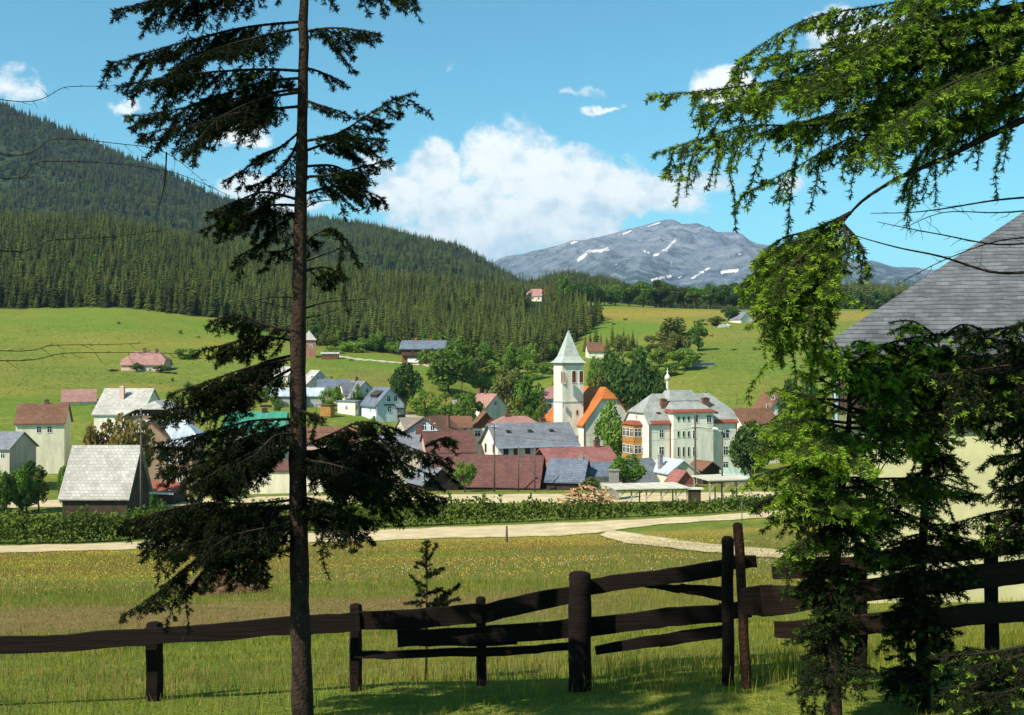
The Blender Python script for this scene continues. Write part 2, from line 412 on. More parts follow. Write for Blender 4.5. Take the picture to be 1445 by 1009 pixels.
g1 = t.mix(t.m('MULTIPLY', t.ramp(nE, 0.48, 0.62), 0.85), g1, (0.225, 0.215, 0.050))
g2 = t.mix(t.ramp(nB, 0.36, 0.62), g1, (0.095, 0.135, 0.018))
g2 = t.mix(t.m('MULTIPLY', t.ramp(nC, 0.42, 0.66), 0.75), g2, (0.070, 0.105, 0.014))
g2 = t.mix(t.m('MULTIPLY', t.ramp(nD, 0.45, 0.7), 0.4), g2, (0.21, 0.24, 0.05))
dryf = t.m('MULTIPLY', sp.outputs[0], t.ramp(nC, 0.25, 0.62))
g3 = t.mix(dryf, g2, t.mix(t.ramp(nD, 0.4, 0.62), (0.31, 0.215, 0.045), (0.185, 0.135, 0.03)))
g4 = t.mix(t.m('MULTIPLY', sp.outputs[2], 0.8), g3, t.mix(nC, (0.042, 0.115, 0.012), (0.09, 0.20, 0.016)))
brn = t.mix(t.ramp(nD, 0.35, 0.65), (0.27, 0.155, 0.070), (0.125, 0.078, 0.032))
g5 = t.mix(t.m('MULTIPLY', sp.outputs[1], t.ramp(t.m('ADD', t.m('MULTIPLY', nC, .6), t.m('MULTIPLY', nD, .4)), 0.3, 0.62)), g4, brn)
g5 = t.mix(1.0, g5, (1.18, 1.14, 1.05), 'MULTIPLY')
g6 = t.mix(at_n.outputs['Alpha'], g5, (0.022, 0.035, 0.010))
t.l.new(g6, b.inputs['Base Color'])
bp = t.node('ShaderNodeBump'); bp.inputs['Strength'].default_value = 0.8; bp.inputs['Distance'].default_value = 0.12
t.l.new(t.m('ADD', nC, t.m('MULTIPLY', nD, 0.6)), bp.inputs['Height']); t.l.new(bp.outputs[0], b.inputs['Normal'])
land.data.materials.append(gm)

# ------------------------------------------------------------------ roads: sheets over the ground
M_road = P('gravel_road', (0.62, 0.485, 0.275), (0.46, 0.355, 0.195), 0.5, 0.95, 0.3, 9)
t = NT(M_road.node_tree); b = t.n['Principled BSDF']; a_n = t.node('ShaderNodeAttribute'); a_n.attribute_name = 'across'
c0_ = b.inputs['Base Color'].links[0].from_socket; Oo = t.node('ShaderNodeTexCoord').outputs['Object']; nr1 = t.noise(Oo, 0.35, 5, 0.7); nr2 = t.noise(Oo, 2.2, 4, 0.7)
ed = t.m('ABSOLUTE', t.m('SUBTRACT', a_n.outputs['Fac'], 0.5))            # 0 middle .. .5 edge
wob_ = t.m('ADD', ed, t.m('MULTIPLY', t.m('SUBTRACT', t.m('ADD', t.m('MULTIPLY', nr1, .6), t.m('MULTIPLY', nr2, .4)), .5), 0.55))
rut = t.m('MULTIPLY', t.m('SUBTRACT', 1.0, t.ramp(t.m('ABSOLUTE', t.m('SUBTRACT', ed, 0.17)), 0.02, 0.09)), t.ramp(nr1, .35, .6))
c1_ = t.mix(t.m('MULTIPLY', rut, .5), c0_, (0.36, 0.28, 0.16)); c2_ = t.mix(t.ramp(wob_, 0.40, 0.52), c1_, (0.15, 0.165, 0.035))
t.l.new(c2_, b.inputs['Base Color'])
M_path = P('dirt_path', (0.52, 0.44, 0.29), (0.36, 0.30, 0.18), 0.6, 0.95)
def ribbon(name, near, far, mat, n=90, k=7, dz=0.05, lo=90, hi=240):
    """near / far edges given as photo pixels on the ground, resampled to a grid that follows it"""
    def samp(e):
        e = np.array(e, float); xs = np.linspace(e[0, 0], e[-1, 0], n); return xs, np.interp(xs, e[:, 0], e[:, 1])
    nx, ny = samp(near); fx, fy = samp(far)
    A = [gp(x, y + 0.5 * math.sin(i * 1.7) + 0.35 * math.sin(i * 0.61), lo, hi) for i, (x, y) in enumerate(zip(nx, ny))]
    B = [gp(x, y + 0.4 * math.sin(i * 1.3 + 1) , lo, hi) for i, (x, y) in enumerate(zip(fx, fy))]
    vs = []
    for p, q in zip(A, B):
        for j in range(k + 1):
            c = p.lerp(q, j / k); vs.append((c.x, c.y, Hs(c.x, c.y) + dz))
    i = np.arange((n - 1) * k); r_, c_ = i // k, i % k; a_ = r_ * (k + 1) + c_
    o = mesh_np(name, vs, np.stack([a_, a_ + k + 1, a_ + k + 2, a_ + 1], -1), mat, smooth=True)
    aa = o.data.attributes.new('across', 'FLOAT', 'POINT'); aa.data.foreach_set('value', np.tile(np.arange(k + 1) / k, n).astype(np.float32))
    return tag(o, kind='structure')
lowN = [(-700, 800), (-300, 788), (150, 777), (300, 770), (450, 766), (600, 761), (720, 758), (800, 757), (862, 750), (905, 743), (1000, 736), (1080, 731), (1200, 724), (1450, 712), (2100, 700)]
lowF = [(-700, 786), (-300, 776), (150, 767), (300, 758), (450, 752), (600, 745), (720, 741), (862, 735), (905, 733), (1000, 728), (1080, 722), (1200, 715), (1450, 703), (2100, 692)]
ribbon('lower_road', lowN, lowF, M_road, n=170)
ribbon('branch_track', [(845, 756), (880, 767), (940, 774), (1000, 781), (1090, 789), (1250, 800), (1450, 812), (1900, 826)],
       [(862, 748), (895, 753), (940, 760), (1000, 768), (1090, 776), (1250, 787), (1450, 799), (1900, 815)], M_road, n=110, dz=0.09, lo=50, hi=125)
ribbon('upper_road', [(-600, 723), (150, 716), (450, 713), (640, 711), (800, 710), (1000, 709), (1150, 706), (1330, 700), (1900, 686)],
       [(-600, 709), (150, 705), (450, 699), (640, 697.5), (800, 696.5), (1000, 695), (1150, 693), (1330, 688), (1900, 679)], M_road, n=150, lo=150, hi=205)
ribbon('hill_path', [(464, 502), (505, 508.5), (545, 511.5), (600, 517), (660, 524)], [(466, 500), (505, 506), (545, 509.5), (600, 514.5), (660, 521.5)], M_path, n=60, k=2, dz=0.12, lo=380, hi=470)
ribbon('village_lane', [(555, 589), (585, 591), (640, 602), (700, 607)], [(555, 585), (585, 586), (640, 597), (700, 602)], M_path, n=40, k=3, dz=0.12, lo=255, hi=345)

# ------------------------------------------------------------------ hills and mountain behind
def hill(name, prof, Yr, Yf, Yb, pyf, mat, ncol, nrow, rough, noise_s, seed, bulge=1.0, x0=-900, x1=2500, smooth=True):
    prof = np.array(prof, float)
    px = np.linspace(x0, x1, ncol); top = np.interp(px, prof[:, 0], prof[:, 1])
    s = np.concatenate([np.linspace(0, 1, nrow), np.linspace(1, 1.9, max(8, nrow // 5))[1:]])
    S, PXg = np.meshgrid(s, px, indexing='ij'); T = np.broadcast_to(top, S.shape)
    Yg = np.where(S <= 1, Yf + (Yr - Yf) * S, Yr + (Yb - Yr) * (S - 1) / 0.9)
    X = (PXg - CX) / F * Yr * (0.55 + 0.45 * Yg / Yr)
    zr = (CY - T) / F * Yr; zf = (CY - pyf) / F * Yf
    f = np.where(S <= 1, np.clip(S, 0, 1) ** bulge, 1 - ((S - 1) / 0.9) ** 1.3)
    Z = zf + (zr - zf) * f
    nA_ = fbm(X, Yg, noise_s, seed, 6) - 0.5; rid = 1 - np.abs(2 * fbm(X + 400, Yg * 0.6, noise_s * 0.7, seed + 20, 5) - 1)
    Z = Z + rough * (nA_ * 1.2 + (rid - 0.75) * 0.9) * np.clip(np.minimum(S * 3, (np.abs(S - 1) * 5 + 0.10)), 0, 1)
    Vv = np.stack([X, Yg, Z], -1).reshape(-1, 3)
    nr_, nc_ = S.shape; i = np.arange((nr_ - 1) * (nc_ - 1)); r_, c_ = i // (nc_ - 1), i % (nc_ - 1); a_ = r_ * nc_ + c_
    o = mesh_np(name, Vv, np.stack([a_, a_ + 1, a_ + nc_ + 1, a_ + nc_], -1), mat, smooth=smooth)
    tag(o, kind='structure')
    return o, X, Yg, Z, S
M_wood_floor = P('forest_floor', (0.030, 0.050, 0.016), (0.018, 0.032, 0.010), 0.01, 0.95)
hillA = hill('wooded_hill', [(-900, 20), (-300, 40), (0, 150), (160, 216), (240, 248), (300, 278), (380, 302), (450, 310), (540, 327), (600, 347), (650, 361), (690, 379), (730, 400), (800, 410), (900, 420), (1000, 440), (1100, 470), (2500, 480)],
             2300, 1250, 3000, 455, M_wood_floor, 300, 70, 70, 420, 1, 0.9)
hillB = hill('far_wooded_hill', [(-900, 455), (560, 450), (640, 432), (740, 408), (770, 396), (800, 389), (850, 398), (900, 411), (960, 415), (1050, 414), (1150, 416), (1220, 405), (1290, 420), (1500, 415), (2500, 405)],
             1500, 1050, 1900, 455, M_wood_floor, 260, 40, 14, 200, 2)
# rock mountain with snow gullies
mm = bpy.data.materials.new('mountain_rock'); mm.use_nodes = True
t = NT(mm.node_tree); b = t.n['Principled BSDF']; b.inputs['Roughness'].default_value = 0.95; b.inputs['Specular IOR Level'].default_value = 0.05
an = t.node('ShaderNodeAttribute'); an.attribute_name = 'cover'
sp = t.node('ShaderNodeSeparateColor'); t.l.new(an.outputs['Color'], sp.inputs[0])
O = t.node('ShaderNodeTexCoord').outputs['Object']
n1 = t.noise(O, 0.0035, 8, 0.7, 0.6); n2 = t.noise(O, 0.016, 6, 0.72)
rock = t.mix(t.ramp(n1, 0.38, 0.62), (0.140, 0.170, 0.210), (0.245, 0.265, 0.290))  # haze of distance put into the rock as a bluish colour
rock = t.mix(t.ramp(n2, 0.50, 0.62), rock, (0.085, 0.110, 0.140))
rock = t.mix(t.m('MULTIPLY', sp.outputs[1], t.ramp(t.m('ADD', t.m('MULTIPLY', n1, .5), t.m('MULTIPLY', n2, .5)), 0.44, 0.54)), rock, (0.060, 0.090, 0.100))
snow = t.ramp(t.m('ADD', sp.outputs[0], t.m('MULTIPLY', t.m('SUBTRACT', n2, 0.5), 3.4)), 0.50, 0.66)
t.l.new(t.mix(snow, rock, (0.70, 0.63, 0.60)), b.inputs['Base Color'])
bp = t.node('ShaderNodeBump'); bp.inputs['Strength'].default_value = 0.9; bp.inputs['Distance'].default_value = 30
t.l.new(n2, bp.inputs['Height']); t.l.new(bp.outputs[0], b.inputs['Normal'])
mtn, mX, mY, mZ, mS = hill('rocky_mountain', [(-900, 440), (520, 425), (640, 398), (690, 377), (705, 370), (735, 361), (760, 352), (800, 341), (830, 335), (860, 328), (880, 321), (910, 316), (930, 312), (945, 311), (960, 316), (985, 314), (1000, 321), (1012, 327), (1035, 328), (1045, 335), (1060, 343), (1100, 350), (1150, 364), (1200, 374), (1240, 379), (1300, 392), (1350, 400), (1450, 396), (1600, 385), (1900, 395), (2500, 420)],
                           6500, 3600, 9000, 462, mm, 620, 130, 240, 1050, 31, 0.85, x0=300, x1=1900)
mpx = CX + F * mX / mY; mpy = CY - F * mZ / mY
snowm = np.zeros_like(mX)
def seg(x0, y0, x1, y1, wd, st=1.0):
    d = np.array([x1 - x0, y1 - y0], float); L2 = d @ d
    tt = np.clip(((mpx - x0) * d[0] + (mpy - y0) * d[1]) / L2, 0, 1)
    dist = np.hypot(mpx - x0 - tt * d[0], mpy - y0 - tt * d[1])
    np.maximum(snowm, st * np.clip(1.12 - 1.25 * dist / wd, 0, 1), out=snowm)
for s_ in ((816, 367, 832, 354, 5), (832, 355, 858, 352, 4), (845, 356, 858, 349, 4), (806, 343, 814, 341, 2.5), (914, 319, 932, 314, 1.8), (924, 360, 940, 352, 4), (940, 352, 953, 338, 3.4), (920, 396, 946, 389, 3.5),
           (976, 393, 992, 383, 3.5), (992, 383, 1003, 377, 2.5), (1020, 383, 1040, 382, 4.5), (905, 352, 915, 357, 2.0), (940, 365, 950, 372, 1.8), (880, 330, 890, 326, 1.5), ):
    seg(*s_)
ca = mtn.data.attributes.new('cover', 'FLOAT_COLOR', 'POINT')
veg = np.clip((mpy - 345) / 45, 0, 1)
ca.data.foreach_set('color', np.stack([snowm, veg, veg * 0, veg * 0 + 1], -1).astype(np.float32).ravel())

# ------------------------------------------------------------------ conifer and broadleaf kinds
M_bark = P('bark', (0.095, 0.065, 0.042), (0.045, 0.03, 0.02), 6, 0.95, 0.6)
M_fir = P('spruce_green', (0.122, 0.142, 0.020), (0.060, 0.080, 0.013), 0.35, 0.8, objvar=1.25, trans=0.2)
def conifer_mesh(seed, h=15.0, layers=17, wide=2.5):
    r = np.random.default_rng(seed); V_, F_, MI = [], [], []
    def tri(p, q, s_, m): i = len(V_); V_.extend([p, q, s_]); F_.append((i, i + 1, i + 2)); MI.append(m)
    n = 5
    for k in range(n):
        a0, a1 = 2 * math.pi * k / n, 2 * math.pi * (k + 1) / n; r0 = 0.22
        tri((r0 * math.cos(a0), r0 * math.sin(a0), -1.0), (r0 * math.cos(a1), r0 * math.sin(a1), -1.0), (0, 0, h * 0.97), 0)
    for L in range(layers):
        f = L / (layers - 1); z = h * (0.10 + 0.86 * f); R0 = wide * (1 - f) ** 0.85 * r.uniform(0.85, 1.12) + 0.18
        nb = int(9 - 4 * f); ph = r.uniform(0, 6.28)
        for k in range(nb):
            a = ph + 2 * math.pi * k / nb + r.normal(0, 0.18); Rb = R0 * r.uniform(0.72, 1.15)
            d = np.array([math.cos(a), math.sin(a), 0]); s_ = np.array([-math.sin(a), math.cos(a), 0])
            drop = Rb * r.uniform(0.28, 0.55); wd = 0.34 * Rb + 0.16
            p0 = np.array([0, 0, z + 0.25]); tip = d * Rb + np.array([0, 0, z - drop])
            mid = d * Rb * 0.55 + np.array([0, 0, z - drop * 0.35])
            tri(p0, mid + s_ * wd - [0, 0, 0.28 * wd], tip, 1); tri(p0, tip, mid - s_ * wd - [0, 0, 0.28 * wd], 1)
            for q in (-1, 1):
                m2 = d * Rb * r.uniform(0.5, 0.7) + s_ * q * wd * r.uniform(0.9, 1.5) + np.array([0, 0, z - drop * r.uniform(0.6, 1.1)])
                tri(p0 * 0.4 + mid * 0.6, m2, mid + d * 0.25 * Rb - [0, 0, 0.1], 1)
                m3 = mid + s_ * q * wd * 0.3 - np.array([0, 0, r.uniform(0.25, 0.6) * wd + 0.2])
                tri(mid, m3, tip * 0.8 + mid * 0.2, 1)
    me = bpy.data.meshes.new('spruce')
    me.from_pydata([tuple(v) for v in V_], [], F_); me.materials.append(M_bark); me.materials.append(M_fir)
    me.polygons.foreach_set('material_index', MI); me.update()
    return me
CON = [conifer_mesh(11, 14, 16, 2.9), conifer_mesh(12, 16.5, 18, 2.5), conifer_mesh(13, 12.5, 14, 3.1), conifer_mesh(14, 16.5, 18, 2.8)]

# hillside forest: points, front rows as single trees, the rest as one mass
def scatter(npts, x0, x1, y0, y1, mind, seed):
    r = np.random.default_rng(seed)
    gx = np.arange(x0, x1, mind); gy = np.arange(y0, y1, mind)
    X, Y = np.meshgrid(gx, gy); X = X + r.uniform(-.45, .45, X.shape) * mind; Y = Y + r.uniform(-.45, .45, Y.shape) * mind
    return X.ravel(), Y.ravel()
fx, fy = scatter(0, -620, 90, 450, 1010, 4.6, 5)
keep = forest_zone(fx, fy) & (np.abs(fx / fy) < 0.62)
fx, fy = fx[keep], fy[keep]; fz = H(fx, fy)
fpx = CX + F * fx / fy
keep = ~((np.abs(fpx - 757) < 17) & (fy > 665) & (fy < 912))          # clearing round the hilltop house
fx, fy, fz, fpx = fx[keep], fy[keep], fz[keep], fpx[keep]
edge = fy - np.interp(fpx, FE_P, FE_Y)
inv = (fpx > 20) & (fpx < 850)
order = np.argsort(np.where(inv, edge + 0.1 * (fy - 450), 1e6))
single = order[:230]; rest = order[230:]
rs = np.random.default_rng(3)
for k in single:
    o = link_mesh('spruce', CON[int(rs.integers(0, 4))])
    s_ = rs.uniform(0.55, 1.12); o.location = (fx[k], fy[k], fz[k] - 0.3); o.scale = (s_, s_, s_ * rs.uniform(0.9, 1.12)); o.rotation_euler = (0, 0, rs.uniform(0, 6.28))
    tag(o, 'dark green spruce in the front rows of the forest on the left hillside', 'tree', 'spruces along the front edge of the hillside forest')
PROTO = [o for o in COL.objects if o.name.split('.')[0] == 'spruce' and o.data in CON]
protos = [next(o for o in PROTO if o.data is c) for c in CON]
def forest_stuff(name, X, Y, Z, smin, smax, seed, protos=protos, prob=None):
    r = np.random.default_rng(seed)
    me = bpy.data.meshes.new(name); n = len(X)
    me.vertices.add(n); me.vertices.foreach_set('co', np.stack([X, Y, Z], -1).astype(np.float32).ravel())
    a1 = me.attributes.new('size', 'FLOAT', 'POINT'); a1.data.foreach_set('value', (r.uniform(smin, smax, n) * (0.82 + 0.36 * fbm(X, Y, 60, 50 + seed))).astype(np.float32))
    a2 = me.attributes.new('turn', 'FLOAT', 'POINT'); a2.data.foreach_set('value', r.uniform(0, 6.28, n).astype(np.float32))
    a3 = me.attributes.new('pick', 'INT', 'POINT'); a3.data.foreach_set('value', r.choice(len(protos), n, p=prob).astype(np.int32))
    o = link_mesh(name, me)
    ng = bpy.data.node_groups.new(name, 'GeometryNodeTree')
    ng.interface.new_socket('Geometry', in_out='INPUT', socket_type='NodeSocketGeometry')
    ng.interface.new_socket('Geometry', in_out='OUTPUT', socket_type='NodeSocketGeometry')
    N = ng.nodes; L = ng.links
    gi = N.new('NodeGroupInput'); go = N.new('NodeGroupOutput')
    iop = N.new('GeometryNodeInstanceOnPoints'); gj = N.new('GeometryNodeGeometryToInstance')
    for p in reversed(protos):
        oi = N.new('GeometryNodeObjectInfo'); oi.inputs['Object'].default_value = p; oi.transform_space = 'ORIGINAL'
        L.new(oi.outputs['Geometry'], gj.inputs[0])
    def attr(nm, dt):
        q = N.new('GeometryNodeInputNamedAttribute'); q.data_type = dt; q.inputs[0].default_value = nm; return q.outputs[0]
    L.new(gi.outputs[0], iop.inputs['Points']); L.new(gj.outputs[0], iop.inputs['Instance'])
    iop.inputs['Pick Instance'].default_value = True
    L.new(attr('pick', 'INT'), iop.inputs['Instance Index']); L.new(attr('size', 'FLOAT'), iop.inputs['Scale'])
    cx = N.new('ShaderNodeCombineXYZ'); L.new(attr('turn', 'FLOAT'), cx.inputs[2]); L.new(cx.outputs[0], iop.inputs['Rotation'])
    L.new(iop.outputs[0], go.inputs[0])
    mod = o.modifiers.new('trees', 'NODES'); mod.node_group = ng
    return o
# ------------------------------------------------------------------ house materials
W_white = P('white_render', (0.82, 0.765, 0.61), (0.585, 0.542, 0.421), 0.35, stretch=(1.6, 1.6, .35))
W_cream = P('cream_render', (0.78, 0.72, 0.50), (0.568, 0.516, 0.361), 0.3, stretch=(1.6, 1.6, .35))
W_green = P('pale_green_render', (0.66, 0.72, 0.56), (0.482, 0.533, 0.413), 0.25, stretch=(1.6, 1.6, .35))
W_yellow = P('yellow_render', (0.70, 0.50, 0.17), (0.499, 0.344, 0.120), 0.4, stretch=(1.6, 1.6, .35))
W_blue = P('blue_render', (0.44, 0.53, 0.66), (0.292, 0.361, 0.464), 0.4, stretch=(1.6, 1.6, .35))
W_ice = P('ice_blue_render', (0.68, 0.73, 0.74), (0.499, 0.542, 0.550), 0.3, stretch=(1.6, 1.6, .35))
W_pink = P('pink_render', (0.66, 0.44, 0.36), (0.464, 0.301, 0.249), 0.4, stretch=(1.6, 1.6, .35))
W_beige = P('beige_render', (0.55, 0.50, 0.38), (0.387, 0.344, 0.258), 0.4, stretch=(1.6, 1.6, .35))
W_brown = P('brown_render', (0.34, 0.235, 0.15), (0.215, 0.146, 0.095), 0.4, stretch=(1.6, 1.6, .35))
W_stone = P('grey_stone_wall', (0.42, 0.41, 0.37), (0.28, 0.27, 0.24), 1.2, 0.95, 0.4)
W_wood = P('brown_boards', (0.23, 0.10, 0.045), (0.14, 0.06, 0.028), 1.0, 0.8, 0.3, uvpat=('v', 2.5, 0.22, 0.55))
W_dwood = P('dark_boards', (0.085, 0.052, 0.033), (0.05, 0.03, 0.02), 1.0, 0.85, 0.3, uvpat=('v', 3.0, 0.2, 0.5))
W_orange = P('orange_timber', (0.46, 0.22, 0.05), (0.36, 0.16, 0.035), 1.0, 0.6)
def RF(name, c1, c2, sx=0.5, sy=0.42, dark=0.42, scale=0.42, rough=0.8): return P(name, c1, c2, scale, rough, 0.5, uvpat=('h', sx, sy, dark))
R_grey = RF('grey_slate_roof', (0.27, 0.275, 0.29), (0.19, 0.195, 0.21))
R_blue = RF('blue_slate_roof', (0.20, 0.23, 0.28), (0.14, 0.16, 0.20))
R_maroon = RF('maroon_tile_roof', (0.20, 0.085, 0.068), (0.14, 0.060, 0.050))
R_brown = RF('brown_tile_roof', (0.27, 0.130, 0.070), (0.19, 0.090, 0.050))
R_pink = RF('pink_tile_roof', (0.50, 0.26, 0.21), (0.38, 0.19, 0.155))
R_red = RF('rose_tile_roof', (0.42, 0.165, 0.135), (0.31, 0.12, 0.10))
R_orange = RF('orange_tile_roof', (0.66, 0.20, 0.045), (0.52, 0.145, 0.032))
R_beige = RF('beige_tile_roof', (0.42, 0.35, 0.27), (0.32, 0.26, 0.20))
R_teal = P('green_metal_roof', (0.060, 0.30, 0.19), (0.050, 0.24, 0.155), 0.3, 0.5, 0.3, uvpat=('v', 20, 0.6, 0.8))
R_pale = P('pale_metal_roof', (0.58, 0.64, 0.68), (0.42, 0.47, 0.50), 0.3, 0.5, 0.3, uvpat=('v', 20, 0.7, 0.8))
R_white = P('bleached_shingle_roof', (0.58, 0.54, 0.47), (0.43, 0.39, 0.33), 0.4, 0.85, 0.4, uvpat=('h', 0.6, 0.5, 0.6))
R_school = P('grey_green_metal_roof', (0.40, 0.40, 0.35), (0.29, 0.295, 0.26), 0.3, 0.6, 0.4, uvpat=('h', 0.7, 0.5, 0.75))
R_copper = P('verdigris_spire', (0.55, 0.57, 0.49), (0.44, 0.46, 0.39), 0.5, 0.6, 0.3, uvpat=('h', 0.5, 0.4, 0.75))
R_skirt = P('red_sheet_roof', (0.30, 0.078, 0.045), (0.23, 0.06, 0.038), 0.6, 0.6)
M_chim = P('brick_chimney', (0.24, 0.11, 0.075), (0.15, 0.075, 0.055), 1.5, 0.9, uvpat=('h', 0.5, 0.16, 0.6))
M_chim2 = P('grey_chimney', (0.30, 0.27, 0.24), (0.20, 0.18, 0.16), 1.5, 0.9)
M_trim = P('white_paint', (0.80, 0.79, 0.74), (0.70, 0.69, 0.64), 1.0, 0.6)
M_dtrim = P('dark_paint', (0.07, 0.045, 0.03), (0.05, 0.03, 0.02), 1.0, 0.6)
M_rtrim = P('red_paint', (0.20, 0.045, 0.028), (0.15, 0.035, 0.02), 1.0, 0.6)
M_gutter = P('grey_gutter', (0.42, 0.52, 0.60), (0.34, 0.42, 0.50), 1.0, 0.4)
M_glass = P('window_glass', (0.035, 0.038, 0.04), (0.02, 0.022, 0.024), 0.8, 0.12, spec=0.6)
M_louver = P('red_louvre', (0.22, 0.05, 0.028), (0.14, 0.03, 0.02), 2.0, 0.7, uvpat=('h', 5, 0.22, 0.5))

def xf(root): return Matrix.Translation(root.location) @ Matrix.Rotation(root.rotation_euler.z, 4, 'Z')
def face_hit(root, org, nrm, px, py):
    """local point where the ray through photo pixel (px,py) meets a local plane"""
    Mi = xf(root).inverted()
    o = Mi @ Vector((0, 0, 0)); d = (Mi.to_3x3() @ Vector(((px - CX) / F, 1, (CY - py) / F)))
    k = (Vector(org) - o).dot(Vector(nrm)) / d.dot(Vector(nrm))
    return o + d * k
def window(root, c, nrm, w, h, frame=None, cross=True, arch=False, glass=None, fw=0.11):
    """framed window on a wall: frame mesh is the part, its pane a sub-part; c = local centre on the wall"""
    n = Vector(nrm).normalized(); s = Vector((0, 0, 1)).cross(n).normalized(); c = Vector(c); up = Vector((0, 0, 1))
    fr = MB(); pn = MB()
    def bx(u0, u1, v0, v1, d0, d1, mb):
        P8 = [c + s * u + up * v + n * d for d in (d0, d1) for v in (v0, v1) for u in (u0, u1)]
        for q in ((0, 2, 3, 1), (4, 5, 7, 6), (0, 1, 5, 4), (2, 6, 7, 3), (0, 4, 6, 2), (1, 3, 7, 5)): mb.poly([P8[k] for k in q])
    if not arch:
        bx(-w/2 - fw, -w/2, -h/2 - fw, h/2 + fw, -0.02, 0.06, fr); bx(w/2, w/2 + fw, -h/2 - fw, h/2 + fw, -0.02, 0.06, fr)
        bx(-w/2, w/2, h/2, h/2 + fw, -0.02, 0.06, fr); bx(-w/2, w/2, -h/2 - fw, -h/2, -0.02, 0.09, fr)
        if cross:
            bx(-0.035, 0.035, -h/2, h/2, -0.02, 0.045, fr)
            bx(-w/2, -0.035, h*0.16, h*0.16 + 0.07, -0.02, 0.045, fr); bx(0.035, w/2, h*0.16, h*0.16 + 0.07, -0.02, 0.045, fr)
        bx(-w/2, w/2, -h/2, h/2, -0.02, 0.015, pn)
    else:
        N = 10; out = []; inn = []
        for k in range(N + 1):
            a = math.pi * k / N
            out.append((math.cos(a) * (w/2 + fw), h/2 - w/2 + math.sin(a) * (w/2 + fw))); inn.append((math.cos(a) * w/2, h/2 - w/2 + math.sin(a) * w/2))
        out = [(w/2 + fw, -h/2)] + out + [(-w/2 - fw, -h/2)]; inn = [(w/2, -h/2)] + inn + [(-w/2, -h/2)]
        pt = lambda q, d: c + s * q[0] + up * q[1] + n * d
        for k in range(len(out) - 1):
            fr.poly([pt(out[k], .07), pt(out[k+1], .07), pt(inn[k+1], .07), pt(inn[k], .07)])
            fr.poly([pt(out[k], -.02), pt(out[k+1], -.02), pt(out[k+1], .07), pt(out[k], .07)])
            fr.poly([pt(inn[k], .07), pt(inn[k+1], .07), pt(inn[k+1], -.02), pt(inn[k], -.02)])
        bx(-w/2 - fw, w/2 + fw, -h/2 - fw, -h/2, -0.02, 0.12, fr)
        pn.poly([pt(q, 0.015) for q in inn])
    f = fr.build('window', frame or M_trim, root); pn.build('pane', glass or M_glass, f)
    return f
def gable_roof(W, D, he, hr, ov=0.5, ovx=0.4, hip=(0, 0), t=0.2, off=(0, 0)):
    """slab roof, ridge along x, both slopes from (D/2, he) to (0, hr); hip = share of each end cut back"""
    mb = MB(); ox, oy = off
    s = (hr - he) / (D / 2); ye = D / 2 + ov; ze = he - ov * s
    def end(sg, f):
        xe = sg * (W / 2 + ovx)
        yc = f * ye; zc = hr - f * (hr - ze); xr = sg * (W / 2 + ovx - f * min(ye, W / 2 + ovx - 0.02))
        return xe, yc, zc, xr
    xl, yl, zl, rl = end(-1, hip[0]); xr_, yr, zr, rr = end(1, hip[1])
    def loop(sg):
        p = [(xl, sg * ye, ze), (xr_, sg * ye, ze)]
        if hip[1] > 0 and yr < ye - 1e-4: p.append((xr_, sg * yr, zr))
        p.append((rr, 0, hr)); p.append((rl, 0, hr))
        if hip[0] > 0 and yl < ye - 1e-4: p.append((xl, sg * yl, zl))
        if abs(rr - rl) < 1e-4: p = [q for k, q in enumerate(p) if not (k > 0 and q == p[k-1])]
        return p
    polys = [loop(-1), loop(1)[::-1]]
    if hip[0] > 0: polys.append([(xl, yl, zl), (xl, -yl, zl), (rl, 0, hr)])
    if hip[1] > 0: polys.append([(xr_, -yr, zr), (xr_, yr, zr), (rr, 0, hr)])
    edges = {}
    for p in polys:
        p = [(q[0] + ox, q[1] + oy, q[2]) for q in p]
        top = [(q[0], q[1], q[2] + t) for q in p]
        mb.poly(top); mb.poly(p[::-1])
        for k in range(len(p)):
            a_, b_ = tuple(round(v, 4) for v in p[k]), tuple(round(v, 4) for v in p[(k + 1) % len(p)])
            if (b_, a_) in edges: edges.pop((b_, a_))
            else: edges[(a_, b_)] = 1
    for (a_, b_) in edges:
        mb.poly([a_, b_, (b_[0], b_[1], b_[2] + t), (a_[0], a_[1], a_[2] + t)])
    return mb
def gable_body(W, D, he, hr, base=-2.0, hip=(0, 0), off=(0, 0), mb=None, gab=0):
    mb = mb or MB(); ox, oy = off; y = D / 2
    def pl(p, mi=0): mb.poly([(q[0] + ox, q[1] + oy, q[2]) for q in p], mi=mi)
    pl([(-W/2, -y, base), (W/2, -y, base), (W/2, -y, he), (-W/2, -y, he)])
    pl([(W/2, y, base), (-W/2, y, base), (-W/2, y, he), (W/2, y, he)])
    for sg, f in ((-1, hip[0]), (1, hip[1])):
        yc = f * y; zc = hr - f * (hr - he); x = sg * W / 2
        low = [(x, -y, base), (x, y, base), (x, y, he), (x, -y, he)]
        up = [(x, -y, he), (x, y, he)] + ([(x, yc, zc), (x, -yc, zc)] if 0 < f < 1 else ([(x, 0, hr)] if f == 0 else []))
        pl(low if sg > 0 else low[::-1])
        if len(up) > 2: pl(up if sg > 0 else up[::-1], mi=gab)
    return mb
def chimney_mb(p, w, d, z0, z1):
    mb = MB(); mb.box((p[0], p[1], (z0 + z1) / 2), (w, d, z1 - z0)); mb.box((p[0], p[1], z1 + 0.07), (w + 0.16, d + 0.16, 0.14))
    mb.box((p[0], p[1], z1 + 0.22), (w * 0.55, d * 0.55, 0.16)); return mb
NRM = {'F': (0, -1, 0), 'B': (0, 1, 0), 'L': (-1, 0, 0), 'R': (1, 0, 0)}
